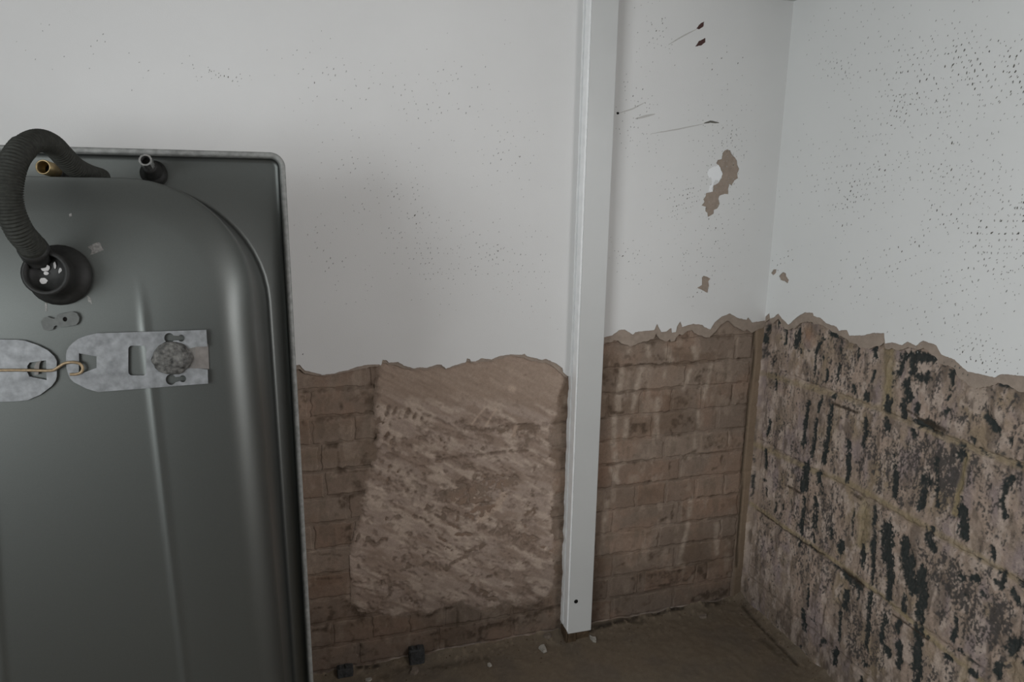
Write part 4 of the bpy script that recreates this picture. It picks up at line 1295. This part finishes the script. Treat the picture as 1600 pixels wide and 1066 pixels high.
# rounded shoulder
RS = 0.062
for k in range(1, 9):
    a = math.pi / 2 * k / 8
    ins = RS * (1 - math.cos(a))
    dz = RS * math.sin(a)
    lv = []
    for p in outline(B0 - 0.0125 - ins, BT + 0.011, 0.265 + ins * 1.4, 1.579 - ins, 0.17, max(0.05, 0.21 - ins * 0.6)):
        dbase = base_d(p[0], p[1])
        d = 0.262 + (dbase - 0.262) * math.sin(a)
        lv.append((p[0], p[1], d))
    levels.append(('shoulder', lv))
last = levels[-1][1]
vt, vb = 1.40, 0.50
for k in range(1, 61):
    f = k / 60
    lv = []
    for (u, v, d) in last:
        vc = min(max(v, vb), vt)
        u2, v2 = u * (1 - f), v + (vc - v) * f
        lv.append((u2, v2, base_d(u2, v2)))
    levels.append(('base', lv))
N = len(last)
co = np.array([tw(*p) for _, l in levels for p in l])
fa = []
for a in range(len(levels) - 1):
    for i in range(N):
        j = (i + 1) % N
        fa.append((a * N + i, a * N + j, (a + 1) * N + j, (a + 1) * N + i))
sh = mesh_np('shell', co, np.array(fa), M_enamel)
sh.data.materials.append(M_enamel_in)
sh.data.materials.append(M_lip)
for p in sh.data.polygons:
    lvl = p.index // N
    if lvl <= 5:
        p.material_index = 2 if lvl else 1
bm = bmesh.new()
bm.from_mesh(sh.data)
bmesh.ops.remove_doubles(bm, verts=bm.verts, dist=0.0002)
bm.to_mesh(sh.data)
bm.free()
so = sh.modifiers.new('thickness', 'SOLIDIFY')
so.thickness = 0.0035
so.offset = -1.0
so.material_offset = 1
so.material_offset_rim = 2
local(tubroot, sh)


def tube(name, pts, rad, mat_, seg=14, rings=None, cap=True, closed=False):
    """swept tube through world points; rad may be a list"""
    P = [Vector(p) for p in pts]
    n = len(P)
    if not isinstance(rad, (list, tuple, np.ndarray)):
        rad = [rad] * n
    bm = bmesh.new()
    prev = None
    rr_ = []
    X = None
    for i in range(n):
        t = (P[min(n - 1, i + 1)] - P[max(0, i - 1)]).normalized()
        if X is None:
            X = t.orthogonal().normalized()
        else:
            X = (X - t * X.dot(t)).normalized()
        Y = t.cross(X)
        rr_.append([bm.verts.new(P[i] + (X * math.cos(2 * math.pi * k / seg) + Y * math.sin(2 * math.pi * k / seg)) * rad[i]) for k in range(seg)])
    for a, b in zip(rr_[:-1], rr_[1:]):
        for k in range(seg):
            bm.faces.new((a[k], a[(k + 1) % seg], b[(k + 1) % seg], b[k]))
    if cap:
        bm.faces.new(rr_[0][::-1])
        bm.faces.new(rr_[-1])
    return bm_obj(name, bm, mat_, smooth=True)


def spline(pts, n):
    P = [np.array(p, float) for p in pts]
    P = [2 * P[0] - P[1]] + P + [2 * P[-1] - P[-2]]
    out = []
    segs = len(P) - 3
    for i in range(n):
        s = i / (n - 1) * segs
        k = min(int(s), segs - 1)
        t = s - k
        a, b, c, d = P[k:k + 4]
        out.append(0.5 * ((2 * b) + (-a + c) * t + (2 * a - 5 * b + 4 * c - d) * t * t + (-a + 3 * b - 3 * c + d) * t ** 3))
    return out


def tp3(x, y, d):
    u, v = tpx(x, y, d)
    return tw(u, v, d)


def lathe(name, prof, c, axis, mat_, seg=28):
    """prof: (radius, height along axis)"""
    q = Vector(axis).to_track_quat('Z', 'Y').to_matrix()
    bm = bmesh.new()
    rings = []
    for rd, h in prof:
        rings.append([bm.verts.new(Vector(c) + q @ Vector((rd * math.cos(2 * math.pi * k / seg), rd * math.sin(2 * math.pi * k / seg), h))) for k in range(seg)])
    for a, b in zip(rings[:-1], rings[1:]):
        for k in range(seg):
            bm.faces.new((a[k], a[(k + 1) % seg], b[(k + 1) % seg], b[k]))
    bm.faces.new(rings[0][::-1])
    bm.faces.new(rings[-1])
    return bm_obj(name, bm, mat_, smooth=True)


# waste fitting at the drain
dc_u, dc_v = tpx(94, 430, DB - 0.012)
dc = tw(dc_u, dc_v, base_d(dc_u, dc_v))
ax = tp3(72, 427, DB + 0.045) - dc
ax = ax / np.linalg.norm(ax)
cup_dir = ax
cup = lathe('waste_fitting', [(0.046, -0.014), (0.053, 0.000), (0.053, 0.006), (0.046, 0.011), (0.040, 0.016), (0.036, 0.030), (0.037, 0.040), (0.038, 0.058), (0.0375, 0.062), (0.031, 0.063), (0.030, 0.052), (0.029, 0.045), (0.001, 0.045)], dc, cup_dir, M_black)
local(tubroot, cup)
# pale grid showing inside the mouth
mouth = np.array(dc) + ax * 0.0455
rr3 = random.Random(12)
for gx, gy, a, b in ((-0.005, 0.010, 0.0075, 0.0065), (-0.009, -0.012, 0.0060, 0.0055), (0.004, -0.019, 0.0075, 0.0035), (0.0175, 0.0025, 0.0028, 0.0075), (0.010, 0.014, 0.002, 0.006), (-0.004, 0.0005, 0.004, 0.003)):
    bm = bmesh.new()
    vs = []
    for k in range(14):
        th = 2 * math.pi * k / 14
        p = mouth + np.array([1.0, 0, 0]) * (gx + a * math.cos(th) * rr3.uniform(.85, 1.1)) + T_UP * (gy + b * math.sin(th) * rr3.uniform(.85, 1.1))
        vs.append((bm.verts.new(p), bm.verts.new(p + ax * 0.0012)))
    bm.faces.new([v[1] for v in vs])
    for k in range(14):
        bm.faces.new((vs[k][0], vs[(k + 1) % 14][0], vs[(k + 1) % 14][1], vs[k][1]))
    g = bm_obj('strainer_scale', bm, M_scale)
    local(tubroot, g)
    g.parent = cup
    g.matrix_parent_inverse = (Matrix.Translation(tubroot.location)).inverted() if False else cup.matrix_parent_inverse.inverted() @ Matrix.Translation(-Vector(tubroot.location)) if False else Matrix.Identity(4)
# spigot from the cup up to the hose
sp0 = np.array(dc) + ax * 0.040 + T_UP * 0.030 - np.array([0.010, 0, 0])
h_px = [(52, 390, .378), (47, 381, .392), (31, 362, .415), (17, 331, .43), (13, 303, .435), (15.5, 274, .43), (25, 246, .415), (42, 226.6, .385), (62, 219.6, .35), (81.6, 226.6, .31), (98.5, 243.5, .28), (115, 260, .25), (135, 271.6, .215), (158, 279, .17)]
hp = [tp3(x, y, d) for x, y, d in h_px]
HN = 460
hpts = spline(hp, HN)
rad = []
for i in range(HN):
    s = i / HN
    rb_ = 0.0200
    if s < 0.06:
        rb_ = 0.0215
        rad.append(rb_)
    elif s < 0.52:
        rad.append(rb_ + 0.0013 * math.sin(i * 1.15))
    else:
        rad.append(rb_ - 0.0012 + 0.0006 * math.sin(i * 1.15))
hose = tube('overflow_hose', hpts, rad, M_rubber, seg=22)
local(tubroot, hose)
sg = tube('hose_spigot', [np.array(dc) + ax * 0.030 + T_UP * 0.018 - np.array([0.018, 0, 0]), tp3(60, 402, .352), tp3(54, 392, .372), tp3(50, 386, .385)], [0.022, 0.0235, 0.0235, 0.023], M_black, seg=20)
local(tubroot, sg)
oe = lathe('overflow_elbow', [(0.030, 0.0), (0.034, 0.004), (0.034, 0.016), (0.024, 0.020), (0.024, 0.030)], tw(0.02, 1.568, 0.15), T_UP, M_black)
local(tubroot, oe)

# tap tails
lb = np.array(tw(*tpx(100, 271, 0.008), 0.008))
lt_tip = tp3(67, 261, 0.085)
axl = lt_tip - lb
axl = axl / np.linalg.norm(axl)
L = float(np.linalg.norm(lt_tip - lb))
nut = lathe('tap_nut', [(0.018, -0.006), (0.023, 0.0), (0.023, 0.014), (0.018, 0.016), (0.016, 0.030), (0.016, 0.034)], lb, axl, M_black)
local(tubroot, nut)
bt = lathe('brass_tail', [(0.0145, 0.028), (0.0145, L), (0.0122, L + 0.0006), (0.0118, L - 0.004), (0.0114, 0.035), (0.0005, 0.035)], lb, axl, M_brass)
tag(bt, 'dull brass tube')
local(tubroot, bt)
bm = bmesh.new()
disc(bm, lb + axl * (L - 0.03), axl, 0.0103, 0.002)
bor = bm_obj('bore', bm, M_hole)
local(tubroot, bor)

rb0 = np.array(tw(*tpx(241, 272, 0.008), 0.008))
rt_tip = tp3(227, 250, 0.080)
axr = rt_tip - rb0
Lr = float(np.linalg.norm(axr))
axr = axr / Lr
n2 = lathe('tap_nut', [(0.026, -0.008), (0.027, 0.0), (0.027, 0.010), (0.022, 0.013), (0.0195, 0.018), (0.0195, 0.024), (0.018, 0.026), (0.018, 0.030), (0.0165, 0.032), (0.016, 0.042), (0.0125, 0.046)], rb0, axr, M_black)
local(tubroot, n2)
bm = bmesh.new()
q = Vector(axr).to_track_quat('Z', 'Y').to_matrix()
seg = 24
rings = []
for rd, h in ((0.0112, 0.040), (0.0112, Lr - 0.014), (0.0126, Lr - 0.012), (0.0126, Lr), (0.0092, Lr), (0.0088, 0.045)):
    rings.append([bm.verts.new(Vector(rb0) + q @ Vector(((rd + (0.0006 if k % 2 and rd > .01 else 0)) * math.cos(2 * math.pi * k / seg), (rd + (0.0006 if k % 2 and rd > .01 else 0)) * math.sin(2 * math.pi * k / seg), h))) for k in range(seg)])
for a, b in zip(rings[:-1], rings[1:]):
    for k in range(seg):
        bm.faces.new((a[k], a[(k + 1) % seg], b[(k + 1) % seg], b[k]))
ct = bm_obj('chrome_tail', bm, M_chrome)
tag(ct, 'crimped dull chrome tube')
local(tubroot, ct)
bm = bmesh.new()
disc(bm, rb0 + axr * (Lr - 0.014), axr, 0.0080, 0.002)
local(tubroot, bm_obj('bore', bm, M_hole))

# ---- galvanised foot brackets
PLD = DB + 0.003


def w_tub(u, v, off):
    u, v, off = np.asarray(u), np.asarray(v), np.asarray(off)
    return T_O + u[..., None] * np.array([1.0, 0, 0]) + v[..., None] * T_UP + off[..., None] * T_OUT


def bk(*pts):
    return [tpx(x / 4.571, 470 + y / 4.571, PLD) for x, y in pts]


def circ(x, y, rx, ry=None, n=16):
    ry = ry or rx
    return [(x + rx * math.cos(2 * math.pi * k / n), y + ry * math.sin(2 * math.pi * k / n)) for k in range(n)]


def keyhole(x1, y1, r1, x2, y2, r2):
    pts = []
    for k in range(13):
        a = math.radians(30 + 300 * k / 12)
        pts.append((x1 + r1 * math.cos(a), y1 + r1 * math.sin(a)))
    for k in range(11):
        a = math.radians(-140 + 280 * k / 10)
        pts.append((x2 + r2 * math.cos(a), y2 + r2 * math.sin(a)))
    return pts


def rrect(x0, y0, x1, y1, rd):
    pts = []
    for cx_, cy_, a0 in ((x1 - rd, y0 + rd, -90), (x1 - rd, y1 - rd, 0), (x0 + rd, y1 - rd, 90), (x0 + rd, y0 + rd, 180)):
        for k in range(5):
            a = math.radians(a0 + 90 * k / 4)
            pts.append((cx_ + rd * math.cos(a), cy_ + rd * math.sin(a)))
    return pts


o_right = [(474, 440), (474, 385), (480, 355), (495, 328), (525, 298), (560, 272), (620, 248), (690, 232), (900, 225), (1200, 216), (1474, 207), (1480, 300), (1482, 325), (1395, 328), (1390, 400), (1392, 480), (1484, 490), (1487, 590), (1250, 608), (1000, 628), (700, 650), (620, 626), (530, 580), (505, 555), (490, 525), (478, 480)]
h_right = [[(566, 374), (600, 380), (692, 396), (692, 478), (600, 512), (566, 520)], rrect(918, 320, 1046, 532, 25), keyhole(1210, 265, 36, 1296, 266, 25), keyhole(1222, 562, 38, 1306, 556, 25)]
foot_r = empty('foot_bracket', tuple(tubroot.location))
foot_r.parent = tubroot
foot_r.location = (0, 0, 0)
foot_l = empty('foot_bracket', (0, 0, 0))
foot_l.parent = tubroot


def sub(parent_empty, ob):
    ob.parent = parent_empty
    ob.matrix_parent_inverse = Matrix.Translation(-Vector(tubroot.location))
    return ob


sub(foot_r, plate('plate', w_tub, bk(*o_right), [bk(*h) for h in h_right], PLD, PLD + 0.0028, M_galv, None))
# pressed tongue stepping down at the outer end
tg = bk((1330, 345), (1395, 330), (1484, 312), (1492, 490), (1395, 482), (1335, 478))
bm = bmesh.new()
offs = [0.0035, 0.0035, -0.004, -0.004, 0.0035, 0.0035]
tv = [bm.verts.new(tw(u, v, PLD + o)) for (u, v), o in zip(tg, offs)]
bv = [bm.verts.new(tw(u, v, PLD + o - 0.002)) for (u, v), o in zip(tg, offs)]
for ids in ((0, 1, 4, 5), (1, 2, 3, 4)):
    bm.faces.new([tv[i] for i in ids])
    bm.faces.new([bv[i] for i in ids][::-1])
for i in range(6):
    j = (i + 1) % 6
    bm.faces.new((tv[i], tv[j], bv[j], bv[i]))
sub(foot_r, bm_obj('tongue', bm, M_tongue))
# crusted adjuster foot
cu, cv = tpx(1225 / 4.571, 470 + 416 / 4.571, PLD + 0.012)
bm = bmesh.new()
bmesh.ops.create_icosphere(bm, subdivisions=4, radius=1.0)
for v in bm.verts:
    p = v.co
    n = float(fbm(np.array([p.x * 3.2 + 5]), np.array([p.y * 3.2 + p.z * 2.1 + 7]), 4, 909)[0]) - 0.5
    s = 1 + 0.22 * n
    w = tw(cu + p.x * 0.0345 * s, cv + p.y * 0.0310 * s, PLD + 0.002 + max(-0.002, p.z * 0.016 * (1 + 0.8 * n)))
    v.co = Vector(w)
sub(foot_r, tag(bm_obj('adjuster_foot', bm, M_crust, smooth=True), 'round foot crusted with dirt and rust'))
o_left = [(-420, 300), (-200, 285), (0, 276), (130, 278), (180, 284), (270, 315), (340, 350), (390, 395), (408, 430), (408, 540), (400, 570), (370, 610), (290, 670), (200, 708), (120, 716), (0, 720), (-200, 730), (-420, 740)]
h_left = [[(198, 465), (215, 440), (332, 424), (336, 565), (212, 540), (198, 510)]]
sub(foot_l, plate('plate', w_tub, bk(*o_left), [bk(*h) for h in h_left], PLD, PLD + 0.0028, M_galv, None))
# mirrored adjuster foot beyond the frame
bm = bmesh.new()
disc(bm, tw(*tpx(-70, 580, PLD), PLD + 0.006), T_OUT, 0.033, 0.014)
sub(foot_l, bm_obj('adjuster_foot', bm, M_crust))
# bent tab on the left plate holding the wire
tb = bk((248, 470), (262, 440), (300, 424), (285, 450), (278, 525), (250, 528))
sub(foot_l, plate('tab', w_tub, tb, [], PLD + 0.001, PLD + 0.0030, M_tongue, None))
wp = [(-300, 498), (0, 497), (120, 496), (240, 498), (340, 500), (385, 494), (420, 472), (460, 448), (510, 440), (560, 446), (585, 466), (590, 492), (575, 514), (545, 525), (500, 527)]
wd = [.004, .005, .005, .005, .006, .006, .006, .006, .007, .006, .005, .005, .005, .005, .005]
wire = tube('wire_tie', spline([tp3(x / 4.571, 470 + y / 4.571, PLD + d) for (x, y), d in zip(wp, wd)], 90), 0.0025, M_wire, seg=10)
local(tubroot, tag(wire, 'bent brown wire hooked between the two brackets'))

# small welded lug above the brackets
lug_o = [(292, 150), (310, 122), (340, 112), (365, 124), (388, 128), (405, 118), (412, 98), (440, 90), (520, 78), (548, 88), (566, 120), (562, 150), (545, 172), (480, 184), (420, 190), (405, 176), (388, 182), (378, 206), (340, 214), (312, 206)]
lug = plate('lug', w_tub, bk(*lug_o), [bk(*circ(465, 132, 17))], DB - 0.001, DB + 0.0042, M_lug, None)
local(tubroot, lug)
bm = bmesh.new()
disc(bm, tw(*tpx(465 / 4.571, 470 + 132 / 4.571, DB), DB + 0.0005), T_OUT, 0.0075, 0.002)
local(tubroot, bm_obj('lug_hole_dark', bm, M_hole))  # dark disc standing for the shade inside the lug's hole


# dried drips and scuffs on the enamel
def scuff(pts, d, mat_=M_dust, seed=0, lift=0.0004):
    p = [tpx(x, y, d) for x, y in pts]
    p = ragged(p + [p[0]], 0.003, 0.0012, seed)[:-1]
    A = np.array(p)
    bm = bmesh.new()
    vs = [bm.verts.new(tw(u, v, base_d(u, v) + lift)) for u, v in p]
    c = A.mean(0)
    vc = bm.verts.new(tw(c[0], c[1], base_d(*c) + lift))
    for i in range(len(vs)):
        bm.faces.new((vs[i], vs[(i + 1) % len(vs)], vc))
    local(tubroot, bm_obj('scuff', bm, mat_))


scuff([(132, 386), (142, 381), (150, 379), (154, 386), (158, 391), (148, 395), (137, 399), (139, 392)], DB, seed=51)
scuff([(69, 470), (72, 470), (72.5, 486), (70, 487)], DB, seed=52)
scuff([(133, 436), (139, 440), (135, 446), (131, 442)], DB, seed=53)
scuff([(98, 334), (102, 332), (103, 337), (99, 338)], DB, seed=54)
scuff([(134, 462), (140, 466), (143, 476), (137, 472)], DB, seed=55)

# ------------------------------------------------------------------ loose bits at the foot of the walls
def chip(name, x, y, w, h, t, label, mat_, seed, cat='plaster chip', group=None, tilt=0.15):
    P = floor_at(x, y)
    rr = random.Random(seed)
    base = tag(None, None) if False else None
    bm = bmesh.new()
    n = 7
    t *= 0.75
    top, bot = [], []
    for k in range(n):
        th = 2 * math.pi * k / n
        q = rr.uniform(.55, 1.2)
        dx, dy = w / 2 * q * math.cos(th), h / 2 * q * math.sin(th)
        top.append(bm.verts.new((dx * .86, dy * .86, t + rr.uniform(-.2, .2) * t + dx * tilt)))
        bot.append(bm.verts.new((dx, dy, -0.001)))
    bm.faces.new(top)
    bm.faces.new(bot[::-1])
    for k in range(n):
        bm.faces.new((bot[k], bot[(k + 1) % n], top[(k + 1) % n], top[k]))
    o = bm_obj(name, bm, mat_)
    vv = float(RC.sample(RC.H, np.array([P[0]]), np.array([max(0.0, -P[1])]))[0])
    o.location = (P[0], P[1], P[2] + vv)
    o.rotation_euler = (0, 0, rr.uniform(-.4, .4))
    return tag(o, label, cat, group)


chip('plaster_chip', 848, 1016, 0.032, 0.040, 0.012, 'pale plaster chip on the floor just left of the foot of the white post', M_chip, 1)
chip('plaster_chip', 927, 1001, 0.018, 0.045, 0.010, 'narrow pale plaster chip on the floor just right of the foot of the white post', M_chip, 2)
chip('plaster_chip', 764, 1040, 0.022, 0.022, 0.006, 'small flat pale chip on the floor between the dark block and the post', M_chip, 3)
chip('plaster_chip', 577, 1064, 0.028, 0.022, 0.006, 'pale chip on the floor beside the bath, at the bottom edge of the photo', M_chip, 4)
chip('mortar_crumb', 647, 1052, 0.034, 0.034, 0.012, 'brown mortar crumb on the floor in front of the larger dark block', M_crumb, 5, 'crumb')
chip('mortar_crumb', 1098, 966, 0.034, 0.024, 0.010, 'brown mortar crumb on the floor near the corner of the two walls', M_crumb, 6, 'crumb')
chip('mortar_crumb', 1033, 944, 0.030, 0.03, 0.020, 'brown mortar crumb against the brick wall right of the post', M_crumb, 7, 'crumb')
chip('mortar_crumb', 856, 1000, 0.036, 0.03, 0.014, 'brown mortar crumb against the wall left of the post', M_crumb, 8, 'crumb')

# fine grit along the walls
rg = random.Random(77)
co, fa = [], []
for _ in range(260):
    if rg.random() < 0.62:
        x, y = rg.uniform(-1.75, -0.02), -abs(rg.gauss(0.03, 0.05)) - 0.004
    else:
        x, y = -abs(rg.gauss(0.02, 0.04)) - 0.004, rg.uniform(-0.7, -0.01)
    vv = float(RC.sample(RC.H, np.array([x]), np.array([-y]))[0])
    z = floor_z(x) + vv
    s = rg.uniform(0.0012, 0.0042)
    n0 = len(co)
    for dx, dy, dz in ((1, 0, 0), (0, 1, 0), (-1, 0, 0), (0, -1, 0), (0.1, 0.1, 0.9)):
        co.append((x + dx * s * rg.uniform(.6, 1.2), y + dy * s * rg.uniform(.6, 1.2), z + dz * s))
    for k in range(4):
        fa.append((n0 + k, n0 + (k + 1) % 4, n0 + 4))
grit = mesh_np('grit', np.array(co), np.array(fa), M_wood, fl, smooth=False)
tag(grit, kind='stuff')


# two dark square blocks set against the foot of the brick wall
def dark_block(x, y, w, h, label):
    u, z = back(x, y, 0.03)
    zb_ = floor_z(u) - 0.002
    root = tag(empty('dark_block', (u, -0.015, zb_)), label, 'block')
    H = z + h / 2 - zb_
    bm = bmesh.new()
    box(bm, -w / 2, w / 2, -0.016, 0.016, 0.0, H)
    bmesh.ops.bevel(bm, geom=bm.edges[:], offset=0.003, segments=1, affect='EDGES')
    bmesh.ops.subdivide_edges(bm, edges=bm.edges, cuts=2, use_grid_fill=True)
    r_ = random.Random(int(x))
    for v in bm.verts:
        v.co += Vector((r_.uniform(-1, 1), r_.uniform(-1, 1), r_.uniform(-.6, .6))) * 0.0012
    o = bm_obj('body', bm, M_tarblock, root)
    bm = bmesh.new()
    for dx, dz in ((-w * 0.25, 0.0), (w * 0.12, 0.001)):
        box(bm, dx - 0.005, dx + 0.004, -0.012, 0.006, H - 0.002, H + 0.006 + dz)
    bm_obj('stub', bm, M_tarblock, root)
    bm = bmesh.new()
    disc(bm, (0.003, -0.0175, H * 0.52), (0, -1, 0), 0.007, 0.004, 10)
    bm_obj('stud', bm, M_tarblock, root)


dark_block(652, 1028, 0.052, 0.056, 'dark grey square block standing against the foot of the brick wall, further from the bath')
dark_block(540, 1058, 0.052, 0.056, 'dark grey square block at the bottom edge of the photo, nearest the bath')
